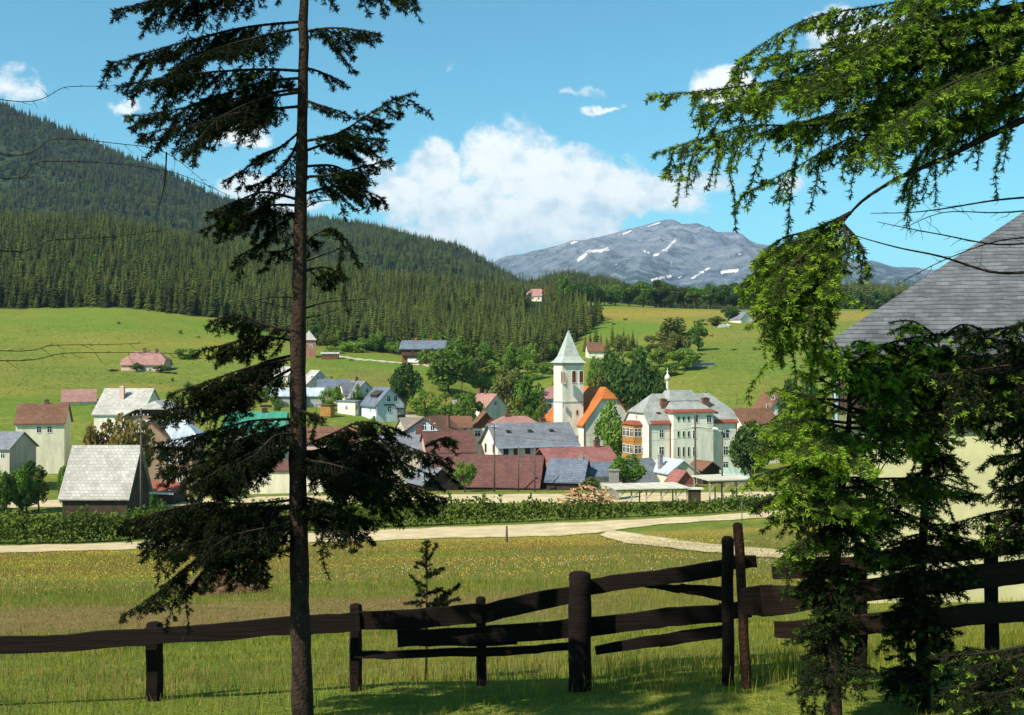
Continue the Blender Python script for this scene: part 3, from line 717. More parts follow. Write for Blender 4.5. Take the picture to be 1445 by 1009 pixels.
def house(name, label, cat, px, Y, rot, W, D, ey, ry, wall, roof, win=(), chim=(), hip=(0, 0), ov=0.5, ovx=0.4, gable=None, frame=None, group=None, gutter=None, lift=None):
    x = (px - CX) / F * Y
    z = Hs(x, Y) if lift is None else lift
    th = R(rot)
    root = empty(name, (x, Y, z), th, label, cat, group)
    yf = Y - (abs(math.cos(th)) * D / 2 + abs(math.sin(th)) * W / 2) * 0.8
    he = (CY - ey) / F * yf - z; hr = (CY - ry) / F * Y - z
    root['_dims'] = (W, D, he, hr)
    mats = [wall, gable or wall]
    gable_body(W, D, he, hr, -2.5, hip, gab=1).build('wall', mats, root)
    rf = gable_roof(W, D, he, hr, ov, ovx, hip).build('roof', roof, root)
    cell = {'F': ((0, -D/2, 0), NRM['F']), 'B': ((0, D/2, 0), NRM['B']), 'L': ((-W/2, 0, 0), NRM['L']), 'R': ((W/2, 0, 0), NRM['R'])}
    for wd in win:
        fc, wx, wy, ww, wh = wd[:5]
        c = face_hit(root, *cell[fc], wx, wy)
        window(root, c, cell[fc][1], ww, wh, frame)
    for c in chim:       # photo px, top py, width m, [material], where on ridge
        wx, wy, cw = c[:3]; m = c[3] if len(c) > 3 else M_chim; ly = c[4] if len(c) > 4 else 0.0
        p = face_hit(root, (0, ly, 0), (0, -1, 0) if abs(math.cos(th)) > 0.5 else (1, 0, 0), wx, wy) if abs(math.cos(th)) > 0.5 else face_hit(root, (0, 0, 0), (1, 0, 0), wx, wy)
        px_, py_ = max(-W/2 + .5, min(W/2 - .5, p.x)), max(-D/2 + .5, min(D/2 - .5, p.y))
        zr = hr - abs(py_) / (D / 2) * (hr - he) - 0.3
        chimney_mb((px_, py_), cw, cw * 0.8, zr, max(p.z, zr + 0.8)).build('chimney', m, rf)
    if gutter:
        s = (hr - he) / (D / 2); g = MB(); g.bar((-W/2 - ovx, -D/2 - ov - 0.1, he - ov * s + 0.1), (W/2 + ovx, -D/2 - ov - 0.1, he - ov * s + 0.1), 0.2, 0.34); g.build('gutter', gutter, rf)
    del root['_dims']
    root_d[root.name] = (W, D, he, hr)
    return root
root_d = {}
def extra(root, dx, dy, W, D, he, hr, wall, roof, hip=(0, 0), turn=0, ov=0.4, ovx=0.35, base=-2.5):
    """a second wing in the same house frame"""
    Mx = Matrix.Translation((dx, dy, 0)) @ Matrix.Rotation(R(turn), 4, 'Z')
    b_ = gable_body(W, D, he, hr, base, hip).build('wall', wall, root); b_.matrix_local = Mx
    r_ = gable_roof(W, D, he, hr, ov, ovx, hip).build('roof', roof, root); r_.matrix_local = Mx
    return r_

# ------------------------------------------------------------------ church
th = R(20)
c0 = at(824, 640, 261.0); zc0 = Hs(c0.x, c0.y)
church = empty('church', (c0.x, c0.y, zc0), th, 'white village church with tall square bell tower, pale green spire and orange tiled nave roof', 'church')
Wn, Ln = 12.6, 25.0
z_e = (CY - 598) / F * 261 - zc0; z_r = (CY - 548) / F * 263 - zc0; f_ = 0.30
nb = gable_body(Ln, Wn, z_e, z_r, -3, (f_, 0))
Mnave = Matrix.Translation((Wn / 2, Ln / 2, 0)) @ Matrix.Rotation(R(90), 4, 'Z')      # ridge runs back from the facade
o = nb.build('nave_wall', W_white, church); o.matrix_local = Mnave
nr_o = gable_roof(Ln, Wn, z_e, z_r, 0.5, 0.45, (f_, 0.9), 0.25).build('nave_roof', R_orange, church); nr_o.matrix_local = Mnave
q = MB()
for sg in (0.0, Wn):        # downpipe at the facade corner
    q.tube([(sg, -0.12, -1), (sg, -0.12, z_e - 0.2)], 0.09, 6)
q.build('downpipe', M_rtrim, church)
sT = 5.3; tx, ty = -4.05, 3.2                                   # tower stands against the left flank
z_t = (CY - 512) / F * 266 - zc0; z_s = (CY - 466) / F * 267.5 - zc0
tw = MB(); tw.box((tx + sT / 2, ty + sT / 2, (z_t - 3) / 2), (sT, sT, z_t + 3)); tower = tw.build('tower', W_white, church)
q = MB(); q.box((tx + sT/2, ty + sT/2, z_t - 0.35), (sT + 0.34, sT + 0.34, 0.34)); q.build('cornice', W_stone, tower)
q = MB(); q.box((tx + sT/2, ty + sT/2, z_t - 9.1), (sT + 0.2, sT + 0.2, 0.22)); q.build('string_course', W_stone, tower)
sp_ = MB(); lv = [(0, sT / 2 + 0.62), (0.55, sT / 2 + 0.02), (1.5, sT / 2 - 0.62), (z_s - z_t, 0.04)]
for k in range(len(lv) - 1):
    (za, ra), (zb, rb) = lv[k], lv[k + 1]
    A = [(tx + sT/2 + i * ra, ty + sT/2 + j * ra, z_t + za) for i, j in ((-1, -1), (1, -1), (1, 1), (-1, 1))]
    B = [(tx + sT/2 + i * rb, ty + sT/2 + j * rb, z_t + zb) for i, j in ((-1, -1), (1, -1), (1, 1), (-1, 1))]
    for e in range(4): sp_.poly([A[e], A[(e + 1) % 4], B[(e + 1) % 4], B[e]])
    if k == 0: sp_.poly(A[::-1])
spire = sp_.build('spire', R_copper, church)
q = MB(); zs = z_s; xc, yc_ = tx + sT/2, ty + sT/2
q.tube([(xc, yc_, zs - 0.3), (xc, yc_, zs + 1.9)], 0.05, 5); q.bar((xc - 0.42, yc_, zs + 1.35), (xc + 0.42, yc_, zs + 1.35), 0.07, 0.08)
q.tube([(xc, yc_, zs - 0.05), (xc, yc_, zs + 0.1), (xc, yc_, zs + 0.3), (xc, yc_, zs + 0.42)], [0.08, 0.2, 0.2, 0.06], 7); q.build('cross', M_dtrim, spire)
for (wx, wy) in ((810, 531.5), (820.3, 531.5)):
    window(church, face_hit(church, (0, ty, 0), (0, -1, 0), wx, wy), (0, -1, 0), 0.98, 2.75, W_white, arch=True, glass=M_louver)
for (wx, wy) in ((793.2, 532), (797.4, 532)):
    window(church, face_hit(church, (tx, 0, 0), (-1, 0, 0), wx, wy), (-1, 0, 0), 0.98, 2.75, W_white, arch=True, glass=M_louver)
for (wx, wy, h_) in ((814.5, 582, 0.95), (814.5, 618, 0.8)):
    window(church, face_hit(church, (0, ty, 0), (0, -1, 0), wx, wy), (0, -1, 0), 0.4, h_, W_stone, cross=False)
window(church, face_hit(church, (tx, 0, 0), (-1, 0, 0), 795, 572), (-1, 0, 0), 0.3, 1.2, W_stone, cross=False)
# tall facade windows of the nave
for lx in (3.2, 9.4): window(church, (lx, 0, z_e * 0.55), (0, -1, 0), 1.1, 3.0, W_stone, arch=True)

house('hipped_house', 'white house with hipped pinkish tile roof just left of the church tower', 'house', 789, 316, 6, 13, 9, 561, 545, W_ice, R_pink,
      win=[('F', 787, 569, 1.1, 1.5), ('F', 776, 570, 1.0, 1.4)], hip=(1, 1), ov=0.6)

# ------------------------------------------------------------------ the big pale house right of the church
c0 = at(916, 660, 236.0); zb = Hs(c0.x, c0.y)
big = empty('villa', (c0.x, c0.y, zb), R(19), 'large pale green three storey house with grey mansard roof, red eaves and orange bay window', 'house')
zz = lambda py, Y=237: (CY - py) / F * Y - zb
Wb, Db = 20.6, 11.5
he, hr = zz(596), zz(557, 242)
def volume(x0, x1, y0, y1, he, hr, wall, roof, hip, ov=0.45, ovx=0.45, base=-3):
    Mx = Matrix.Translation(((x0 + x1) / 2, (y0 + y1) / 2, 0))
    o = gable_body(x1 - x0, y1 - y0, he, hr, base, hip).build('wall', wall, big); o.matrix_local = Mx
    r_ = gable_roof(x1 - x0, y1 - y0, he, hr, ov, ovx, hip).build('roof', roof, big); r_.matrix_local = Mx
    return r_
rf_main = volume(0, Wb, 0, Db, he, hr, W_white, R_school, (0.62, 0.62))
hs = zz(581, 236)
xs0, xs1 = 5.0, 14.4
o = MB(); o.box(((xs0 + xs1) / 2, (Db * 0.55 - 1.2) / 2, (hs - 3) / 2), (xs1 - xs0, Db * 0.55 + 1.2, hs + 3)); o.build('stair_block', W_white, big)
top = zz(554, 243)
# mansard over the middle: red skirt, steep lower face, flat cap
mb = MB()
rings = [((xs0 - 0.5, xs1 + 0.5, -1.75, 8.5), hs - 0.1), ((xs0 + 0.0, xs1 - 0.2, -0.75, 8.45), hs + 0.42)]
def ring(mb, a, za, b_, zb_):
    A = [(a[0], a[2], za), (a[1], a[2], za), (a[1], a[3], za), (a[0], a[3], za)]; B = [(b_[0], b_[2], zb_), (b_[1], b_[2], zb_), (b_[1], b_[3], zb_), (b_[0], b_[3], zb_)]
    for e in range(4): mb.poly([A[e], A[(e + 1) % 4], B[(e + 1) % 4], B[e]])
    return A, B
A, B = ring(mb, rings[0][0], rings[0][1], rings[1][0], rings[1][1]); mb.poly(A[::-1])
ring(mb, (rings[0][0]), rings[0][1] - 0.14, rings[0][0], rings[0][1])
mb.build('red_eave', R_skirt, big)
mb = MB(); ring(mb, (xs0 + 0.02, xs1 - 0.22, -0.72, 8.4), hs + 0.43, (xs0 + 1.3, xs1 - 1.7, 2.6, 7.6), hs + 2.1)
A, B = ring(mb, (xs0 + 0.85, xs1 - 1.25, 2.3, 7.9), hs + 2.1, (xs0 + 2.0, xs1 - 2.3, 4.2, 6.6), top + 0.5); mb.poly(B); mb.poly(A[::-1])
cap = mb.build('mansard', R_school, big)
# red sheet strips along the eaves of both wings
sl = (hr - he) / (Db / 2)
def eave_strip(x0, x1):
    q = MB(); y0, y1 = -0.47, 0.15; f = lambda y: he + (y) * sl + 0.225
    q.poly([(x0, y0, f(y0)), (x1, y0, f(y0)), (x1, y1, f(y1)), (x0, y1, f(y1))]); q.poly([(x0, y0, f(y0) - 0.24), (x1, y0, f(y0) - 0.24), (x1, y0, f(y0)), (x0, y0, f(y0))]); q.build('red_eave', R_skirt, big)
eave_strip(0.3, xs0 - 0.05); eave_strip(xs1 + 0.05, Wb + 0.2)
for (wx, wy, cw, m) in ((936, 564, 1.3, M_chim), (995.5, 562.5, 1.5, M_chim)):
    p = face_hit(big, (0, 3.0, 0), (0, -1, 0), wx, wy); chimney_mb((p.x, 3.0), cw, 0.9, hs - 1.5, p.z).build('chimney', m, cap)
FW = [(933.5, 612, .95, 1.6), (933.5, 637, 1.05, 1.9), (1002, 612, 1.1, 1.7), (1024, 612.5, 1.6, 1.7), (1002, 636.5, 1.1, 1.9), (1024, 636, 1.1, 1.8), (1002, 656.5, 1.15, 1.2), (1024, 656, 1.15, 1.3)]
for (wx, wy, ww, wh) in FW: window(big, face_hit(big, (0, 0, 0), (0, -1, 0), wx, wy), (0, -1, 0), ww, wh, M_trim)
for wy, wh, ww in ((591, 0.85, 0.5), (612.5, 1.15, 0.5), (637.5, 1.9, 0.45)):
    for wx in (957.5, 964.7, 971.8): window(big, face_hit(big, (0, -1.2, 0), (0, -1, 0), wx, wy), (0, -1, 0), ww, wh, W_green, cross=False)
for (wx, wy, ww, wh) in ((982, 591, 1.0, 1.5), (1000.5, 591, 1.1, 1.5), (980, 613, 0.8, 1.6), (980, 637, 0.8, 1.8)):
    window(big, face_hit(big, (0, -1.2, 0), (0, -1, 0), wx, wy), (0, -1, 0), ww, wh, M_trim)
for (wx, wy, ww, wh) in ((906.5, 637, 0.8, 1.7), (898.5, 588, 0.7, 0.9)):
    window(big, face_hit(big, (0, 0, 0), (-1, 0, 0), wx, wy), (-1, 0, 0), ww, wh, M_trim)
q = MB(); q.tube([(0.0, -0.14, -1), (0.0, -0.14, he - 0.2)], 0.1, 6); q.tube([(xs0 - 0.14, -0.14, -1), (xs0 - 0.14, -0.14, he - 0.2)], 0.1, 6); q.tube([(Wb, -0.14, -1), (Wb, -0.14, he - 0.2)], 0.1, 6); q.build('downpipe', M_rtrim, big)
# bay window: two storey glazed wooden oriel on the lit side
bz0, bz1 = zz(650, 240), zz(599, 240)
bay = MB(); bay.box((-1.0, 6.1, (bz0 + bz1) / 2), (2.0, 5.6, bz1 - bz0)); bay_o = bay.build('bay', W_orange, big)
hh = (bz1 - bz0)
for lev in (0.2, 0.66):
    zc_ = bz0 + hh * (lev + 0.12)
    for k in range(3): window(bay_o, (-2.0, 4.3 + 1.8 * k, zc_), (-1, 0, 0), 1.4, hh * 0.22, M_trim, fw=0.09)
    window(bay_o, (-1.0, 3.3, zc_), (0, -1, 0), 1.5, hh * 0.22, M_trim, fw=0.09)
q = MB(); A, B = ring(q, (-2.3, 0.0, 3.0, 9.2), bz1, (-1.2, 0.0, 4.3, 7.9), bz1 + 0.75); q.poly(A[::-1]); q.poly(B); q.build('bay_roof', R_skirt, bay_o)
# skylights
for (x_, y_) in ((2.9, 1.7), (16.4, 1.6)):
    q = MB(); z_ = he + y_ * sl + 0.25; q.box((x_, y_, z_ + 0.05), (0.9, 0.7, 0.25)); q.build('skylight', M_rtrim, rf_main)
bpy.context.view_layer.update()
for ch in list(rf_main.children):
    ch.matrix_parent_inverse = rf_main.matrix_local.inverted()

# ------------------------------------------------------------------ houses round them
V_ = 'house'
house('gabled_house', 'plain house with a brown roof at the far left end of the village', V_, 62, 252, 12, 10, 8.5, 596, 570, W_cream, R_brown, win=[('F', 55, 606, .9, 1.3), ('F', 70, 606, .9, 1.3)], chim=[(66, 565, .9)])
house('cottage', 'grey roofed cottage at the far left end of the village', 'cottage', 8, 226, -14, 8, 8, 632, 610, W_beige, R_grey, win=[('F', 4, 642, .9, 1.2)])
house('gabled_house', 'house with pink roof near the meadow at the far left', V_, 112, 318, 20, 8.5, 8, 566, 550, W_white, R_pink)
house('long_house', 'long cream house with grey tiled roof and light blue gutter in front of the church', V_, 746, 229, 20, 16.6, 10, 627, 598, W_white, R_grey,
      win=[('F', x, y, .85, 1.4) for x, y in ((714, 637), (728.5, 636.5), (744.5, 635.5), (760, 634.5), (776, 633), (792, 632))] + [('L', 685.5, 632, .8, 1.5), ('L', 696.5, 633, .7, 1.4)],
      chim=[(765, 591, 1.1, M_chim, 1.2)], gutter=M_gutter, ov=0.8, ovx=0.6, frame=M_dtrim)
W_, D_, he_, hr_ = root_d['long_house']; lr_ = [c for c in bpy.data.objects['long_house'].children if c.name.startswith('roof')][0]
for x_ in (-5.2, -0.6, 4.0):
    q = MB(); q.box((x_, -2.2, he_ + (1 - 2.2 / (D_ / 2)) * (hr_ - he_) + .35), (.8, .7, .5)); q.build('roof_hatch', M_dtrim, lr_)
house('barn', 'low barn with a long maroon tiled roof beside the upper road', 'barn', 690, 208, -9, 19.5, 11, 684, 643, W_dwood, R_maroon, ov=0.6, ovx=0.5)
house('shed', 'dark open shed between the maroon barn and the red roofed barn', 'shed', 757, 212, -80, 5, 5.6, 680, 660, W_dwood, R_maroon, ov=0.3)
house('barn', 'barn with rose red tiled roof and brown timber gable below the church', 'barn', 811, 217, 24, 12.6, 8.6, 654, 632, W_brown, R_red, gable=W_wood, ov=0.9, ovx=1.2,
      win=[('L', 774.5, 649, .6, .8)], chim=[(842, 622, 1.0)], frame=M_trim)
house('cottage', 'small cottage with blue grey slate roof and a pale chimney', 'cottage', 803, 203, -14, 6.4, 8.4, 678, 648, W_dwood, R_blue, chim=[(820, 645, .9, M_chim2)], ov=0.5)
house('cottage', 'small white walled cottage with dark slate roof beside the round bush', 'cottage', 846, 206, 10, 6.6, 7, 671, 653, W_white, R_blue, chim=[(867, 664, 1.2, M_chim2, -3)], win=[('F', 826, 680, .7, .9)])
house('cottage', 'cottage with steep shingled slate roof right of the round bush', 'cottage', 893, 209, 40, 9, 9, 683, 649, W_stone, R_grey)
house('cottage', 'small gabled cottage with light blue roof in front of the large pale house', 'cottage', 948, 209, -68, 8, 5.8, 667, 648, W_cream, R_pale, chim=[(920, 643, .8, M_chim2), (934, 654, .7, M_chim2)], ov=0.4, win=[('R', 960, 663, .7, .8)])
house('shed', 'little brick red gabled shed below the large pale house', 'shed', 960, 199, -72, 4, 4.0, 684, 664, W_brown, R_red, gable=P('brick_gable', (0.30, 0.12, 0.08), (0.22, 0.09, 0.06), 1.5, 0.9, uvpat=('h', .4, .14, .6)), ov=0.3)
house('shed', 'small brown shed behind the utility pole below the large pale house', 'shed', 993, 219, -60, 4.5, 4, 662, 651, W_dwood, R_brown)
house('shed', 'low shed with pale green metal roof in front of the large pale house', 'shed', 1020, 222, 4, 8.6, 5.5, 673, 661, W_stone, P('mint_metal_roof', (0.36, 0.50, 0.38), (0.28, 0.40, 0.30), 0.4, 0.6, uvpat=('v', 20, .5, .8)))
house('gabled_house', 'white gabled house with red brown roof edge behind the barn at the right', V_, 1092, 284, -74, 9, 7.2, 578, 553, W_white, R_brown, win=[('R', 1090.5, 561, .8, .9), ('R', 1084, 574, .9, 1.3), ('R', 1097, 574, .9, 1.3)], chim=[(1090, 549, .7)])
house('barn', 'barn with brown tiled roof right of the large pale house', 'barn', 1060, 270, 18, 9.6, 10, 601, 577, W_white, R_brown, ovx=0.3)
# ---- left of the church
bh = house('gabled_house', 'light blue gabled house with brown tiled roof and white window frames', V_, 612, 250, 70, 9, 10.2, 612, 588, W_blue, R_brown, win=[('L', 599, 602, .95, 1.5), ('L', 610.5, 602.5, .95, 1.5), ('L', 604.7, 594.5, .5, .5)], ov=0.7, ovx=0.9, chim=[(632, 586, .8)])
house('gabled_house', 'small blue white house with orange brown roof beside the light blue gabled one', V_, 643, 257, 6, 6.4, 6.5, 602, 588, W_ice, R_brown, win=[('F', 657, 608, .7, 1.2), ('F', 648, 612, .7, 1.2)])
house('cottage', 'cottage with beige tiled roof left of the light blue gabled house', 'cottage', 584, 260, 24, 6.2, 9, 610, 590, W_beige, R_beige)
house('gabled_house', 'house with weathered grey slate roof and dark chimney below the light blue house', V_, 574, 233, 0, 10.5, 9, 634, 612, W_beige, R_grey, chim=[(544, 603, 1.0, M_chim2), (591.5, 601, 1.4)])
house('gabled_house', 'pink walled house with dark brown tiled roof below the light blue house', V_, 631, 229, 14, 9.6, 9, 637, 609, W_pink, R_maroon)
house('shed', 'dark timber shed with grey roof behind the hanging spruce branch', 'shed', 610, 204, -62, 8, 6.6, 682, 659, W_dwood, R_grey)
house('gabled_house', 'red brown timber gabled house with a white lower wall left of the long cream house', V_, 684, 263, -84, 8, 6.6, 604, 581, W_white, R_brown, gable=W_wood, win=[('R', 674, 612, 1.2, 1.2), ('R', 688, 612, 1.0, 1.2)], ov=0.6, ovx=0.8)
house('gabled_house', 'house with salmon pink roof directly behind the long cream house', V_, 726, 253, 14, 9, 8, 606, 588, W_cream, R_pink, hip=(0.5, 0.5), chim=[(715.5, 586, 1.0)])
house('gabled_house', 'pink roofed house with two chimneys among the trees above the village', V_, 688, 306, -52, 8, 7.4, 575, 556, W_white, R_pink, chim=[(672, 549, .8), (686, 551, .8)], win=[('R', 699, 569, .8, 1.0)])
house('cottage', 'tiny cottage with pale roof half hidden by trees', 'cottage', 652, 318, 12, 5, 4, 573, 565, W_cream, R_beige)
wh = house('gabled_house', 'ice blue gabled house with grey roof, dormer and small corner porch', V_, 540, 304, -60, 10, 8, 571, 547, W_ice, R_blue,
      win=[('R', 548.5, 562.5, .95, 1.5), ('R', 558.3, 562.5, .95, 1.5), ('R', 549.5, 577.5, .95, 1.5), ('F', 523, 577, .8, 1.2), ('F', 531, 578, .8, 1.2)], ov=0.6, ovx=0.5)
W_, D_, he_, hr_ = root_d[wh.name]
q = MB(); s_ = (hr_ - he_) / (D_ / 2)                                       # shed dormer on the lit slope
for (x0, x1) in ((-2.0, 2.6),): q.poly([(x0, -2.7, he_ + 1.3 * s_ + .3), (x1, -2.7, he_ + 1.3 * s_ + .3), (x1, -2.7, he_ + 1.3 * s_ + 1.0), (x0, -2.7, he_ + 1.3 * s_ + 1.0)]); q.poly([(x0 - .2, -2.95, he_ + 1.3 * s_ + 1.0), (x1 + .2, -2.95, he_ + 1.3 * s_ + 1.0), (x1 + .2, -1.0, he_ + 3 * s_ + .4), (x0 - .2, -1.0, he_ + 3 * s_ + .4)])
q.build('dormer', M_dtrim, wh)
q = MB()
for y_ in (1.7, 3.7):
    q.box((W_ / 2 + 1.2, y_, 1.3), (.2, .2, 3.4))
q.box((W_ / 2 + 0.65, 2.7, 3.05), (1.5, 2.6, .2)); q.box((W_ / 2 + 1.2, 2.7, 0.9), (.12, 2.0, 1.0)); q.build('porch', M_dtrim, wh)
q = MB(); q.box((W_ / 2 + 0.12, -0.2, he_ * 0.98), (.12, 3.2, .35)); q.build('name_board', M_dtrim, wh)
gh = house('gabled_house', 'white house with grey cross gabled roof and a red chimney behind the ice blue house', V_, 506, 322, -58, 9, 8.5, 560, 538, W_white, R_grey, chim=[(503, 533, .8)], win=[('R', 518, 551, .8, 1.1), ('F', 497, 557, .8, 1.1)])
extra(gh, -0.5, -2.6, 5, 4.5, root_d[gh.name][2] + 0.8, root_d[gh.name][3] - 0.5, W_white, R_grey, turn=90)
house('annex', 'low white annex with flat grey roof beside the ice blue house', 'annex', 496, 309, -30, 6, 4.5, 567, 565.5, W_white, R_grey, win=[('F', 489, 575, .7, 1.1), ('R', 503, 575, .7, 1.1)], ov=0.3)
house('cottage', 'cottage with blue green slate roof behind small trees', 'cottage', 470, 330, 8, 8.5, 8, 551, 536, W_beige, R_blue)
house('gabled_house', 'beige gabled house with two rows of windows just right of the spruce trunk', V_, 445, 337, -62, 8, 7.4, 541, 523, W_beige, R_white, win=[('R', 441, 534, .7, 1.2), ('R', 448.5, 534, .7, 1.2), ('R', 438.5, 548.5, .8, 1.4), ('R', 450, 548.5, .8, 1.4)])
house('shed', 'long low shed with light blue roof and whitewashed stone wall behind the spruce trunk', 'shed', 421, 321, 2, 14, 6, 558, 548, W_stone, R_pale)
h1 = house('gabled_house', 'brown house with pale pink roof and twin window dormer', V_, 360, 352, 8, 8.6, 8.5, 546, 526, W_brown, R_pink, hip=(.3, 0), chim=[(372, 521, .8)])
extra(h1, -0.6, -2.4, 4, 2.7, root_d[h1.name][2] + 1.4, root_d[h1.name][3] - 0.9, W_pink, R_white, turn=90)
house('gabled_house', 'yellow gabled house with a bleached roof in the left village', V_, 385, 347, -55, 7, 7, 547, 528, W_yellow, R_white, win=[('R', 388.5, 541, .8, 1.2), ('R', 394, 541, .8, 1.2)])
house('gabled_house', 'small house with light grey hipped roof above the yellow gabled house', V_, 405, 363, -30, 6.5, 6.5, 529, 518, W_cream, R_white, hip=(.5, .5), win=[('R', 407, 535, .7, 1.2), ('F', 400, 536, .7, 1.2)])
house('gabled_house', 'house with bright green metal roof behind the spruce branches', V_, 363, 247, 2, 12.5, 10, 607, 582, W_white, R_teal, chim=[(373.5, 577, 1.1, M_dtrim), (316, 578, 1.0, M_dtrim)])
house('long_house', 'long cream walled building with a maroon roof beside the upper road', V_, 428, 201, 0, 19, 7, 664, 650, W_cream, R_maroon, ov=0.3)
house('gabled_house', 'pink walled house with brown windows behind the long cream building', V_, 466, 217, 0, 11, 8, 622, 603, W_pink, R_brown, win=[('F', x, 641, .8, 1.5) for x in (434, 450, 478, 492)], frame=M_dtrim)
house('shed', 'small grey shed right of the long cream building', 'shed', 521, 204, 4, 5, 4, 672, 664, W_stone, R_grey)
bw = house('gabled_house', 'brown three storey house with pale metal roof and a steep front gable', V_, 240, 206, 0, 10.5, 9, 626, 594, W_brown, R_pale, win=[('F', 218.5, 647, .8, 1.6), ('F', 239, 647, .8, 1.6), ('F', 254, 647, .8, 1.6), ('F', 238, 674, .8, 1.6), ('F', 253.5, 673, .8, 1.6)], hip=(0, .6))
extra(bw, -2.3, -1.4, 7, 6.2, root_d[bw.name][2] + 1.2, root_d[bw.name][3] + 0.2, W_brown, R_brown, turn=90)
q = MB(); q.box((-2.5, -4.9, 1.6), (2.6, 0.5, 2.6)); q.build('door', M_dtrim, bw)
house('gabled_house', 'dark gabled house with whitish roof rising behind the brown three storey house', V_, 226, 231, -90, 11, 11, 587, 566, W_brown, R_white, hip=(.4, .45), gable=W_dwood, ov=0.8, ovx=0.9)
dh = house('gabled_house', 'house with wide bleached roof and tall pinkish chimney at the left village edge', V_, 183, 257, -6, 11, 12, 583, 549, W_white, R_white, chim=[(172.5, 546, 1.0, W_pink, -2.5)], win=[('F', 190, 588, .9, 1.2)])
house('barn', 'barn with big bleached shingle roof and dark walls beside the utility pole', 'barn', 151, 154, 0, 8.6, 9, 697, 630, W_dwood, R_white, ov=0.5)
house('shed', 'low shed with red sheet roof and white edge behind the utility pole', 'shed', 232, 186, -12, 5.5, 4.6, 694, 681, W_dwood, R_skirt, gutter=M_trim)
# ---- on the hillsides
bq = house('chalet', 'brown timber chalet with purple grey roof on the slope under the forest', 'chalet', 599, 427, -6, 15.5, 9, 491, 481, W_wood, R_blue, chim=[(587, 478.5, .7, R_orange), (608, 478.5, .7, R_orange)], win=[('F', 598, 496, 2.6, 1.3), ('F', 582, 496, .9, 1.1), ('F', 617, 496, .9, 1.1)], ov=0.9, ovx=1.0, frame=M_dtrim)
q = MB(); q.box((-3.0, -4.62, 1.0), (5.0, 0.3, 1.7)); q.build('garage_door', M_trim, bq)
q = MB(); W_, D_, he_, hr_ = root_d[bq.name]; q.box((0, -D_/2 - 0.55, he_ * .45), (15.0, 1.1, 0.2)); q.box((0, -D_/2 - 1.05, he_ * .45 + .5), (15.0, 0.1, 0.9)); q.build('balcony', W_dwood, bq)
house('tower_house', 'reddish house with pale pyramid roof on the slope right of the spruce trunk', V_, 436, 442, 10, 5.2, 5.2, 478, 467, P('reddish_render', (0.40, 0.19, 0.12), (0.30, 0.14, 0.09), .5), R_white, hip=(1, 1), win=[('F', 439, 489, .8, 1.1)])
house('shed', 'low brown shed with white roof on the slope beside the reddish house', 'shed', 466, 436, 4, 6.4, 4, 499.5, 497.5, W_wood, R_white, ov=.3)
house('farmhouse', 'farmhouse with broad pink roof and two chimneys below the left meadow', 'farmhouse', 207, 398, 0, 14.5, 10, 514, 497, W_pink, R_pink, hip=(.6, .6), chim=[(204, 492, .9), (221, 493, .9)], win=[('F', 203, 521, .9, 1.3), ('F', 212, 521, .9, 1.3), ('F', 194, 521, .9, 1.3)])
house('villa', 'pink roofed villa standing among the trees on top of the forest hill', V_, 757, 890, -25, 13, 10, 417.5, 408, W_cream, R_pink, hip=(.5, .5), win=[('F', 752, 421, 1.3, 1.8), ('F', 760, 421, 1.3, 1.8)], chim=[(760, 406, 1.2)])
house('barn', 'small barn with brown roof among the trees right of the spire', 'barn', 839, 488, 8, 6.8, 6, 495, 483.5, W_white, R_brown)
house('farmhouse', 'white gabled farmhouse with grey roof on the crest of the right meadow', 'farmhouse', 1045, 604, -58, 9.5, 8.5, 450, 441, W_white, R_grey, gable=W_white, win=[('R', 1047, 450, .9, 1.1)])

# ---- the slate roofed house close by on the right
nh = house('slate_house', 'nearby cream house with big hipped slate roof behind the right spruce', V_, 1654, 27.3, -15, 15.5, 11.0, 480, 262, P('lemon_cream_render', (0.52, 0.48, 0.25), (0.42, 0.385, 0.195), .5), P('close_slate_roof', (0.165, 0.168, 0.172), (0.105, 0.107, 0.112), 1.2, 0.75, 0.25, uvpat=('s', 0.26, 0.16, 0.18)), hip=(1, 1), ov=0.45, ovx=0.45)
W_, D_, he_, hr_ = root_d[nh.name]
q = MB(); q.box((0, -D_/2 - 0.03, he_ - 0.75), (W_ + 0.08, 0.1, 1.35)); q.box((-W_/2 - 0.03, 0, he_ - 0.75), (0.1, D_ + .2, 1.35)); q.build('timber_cladding', W_dwood, nh)
q = MB(); q.box((0, -D_/2 - 0.05, he_ - 1.62), (W_ + 0.14, 0.16, 0.36)); q.box((-W_/2 - 0.05, 0, he_ - 1.62), (0.16, D_ + .2, 0.36)); q.build('band', P('olive_band', (0.22, 0.21, 0.10), (0.17, 0.16, 0.08), 1.0), nh)
q = MB(); q.tube([(-W_/2 - 0.12, -D_/2 - 0.12, -1), (-W_/2 - 0.12, -D_/2 - 0.12, he_ - 0.3)], 0.05, 8); q.build('downpipe', M_gutter, nh)
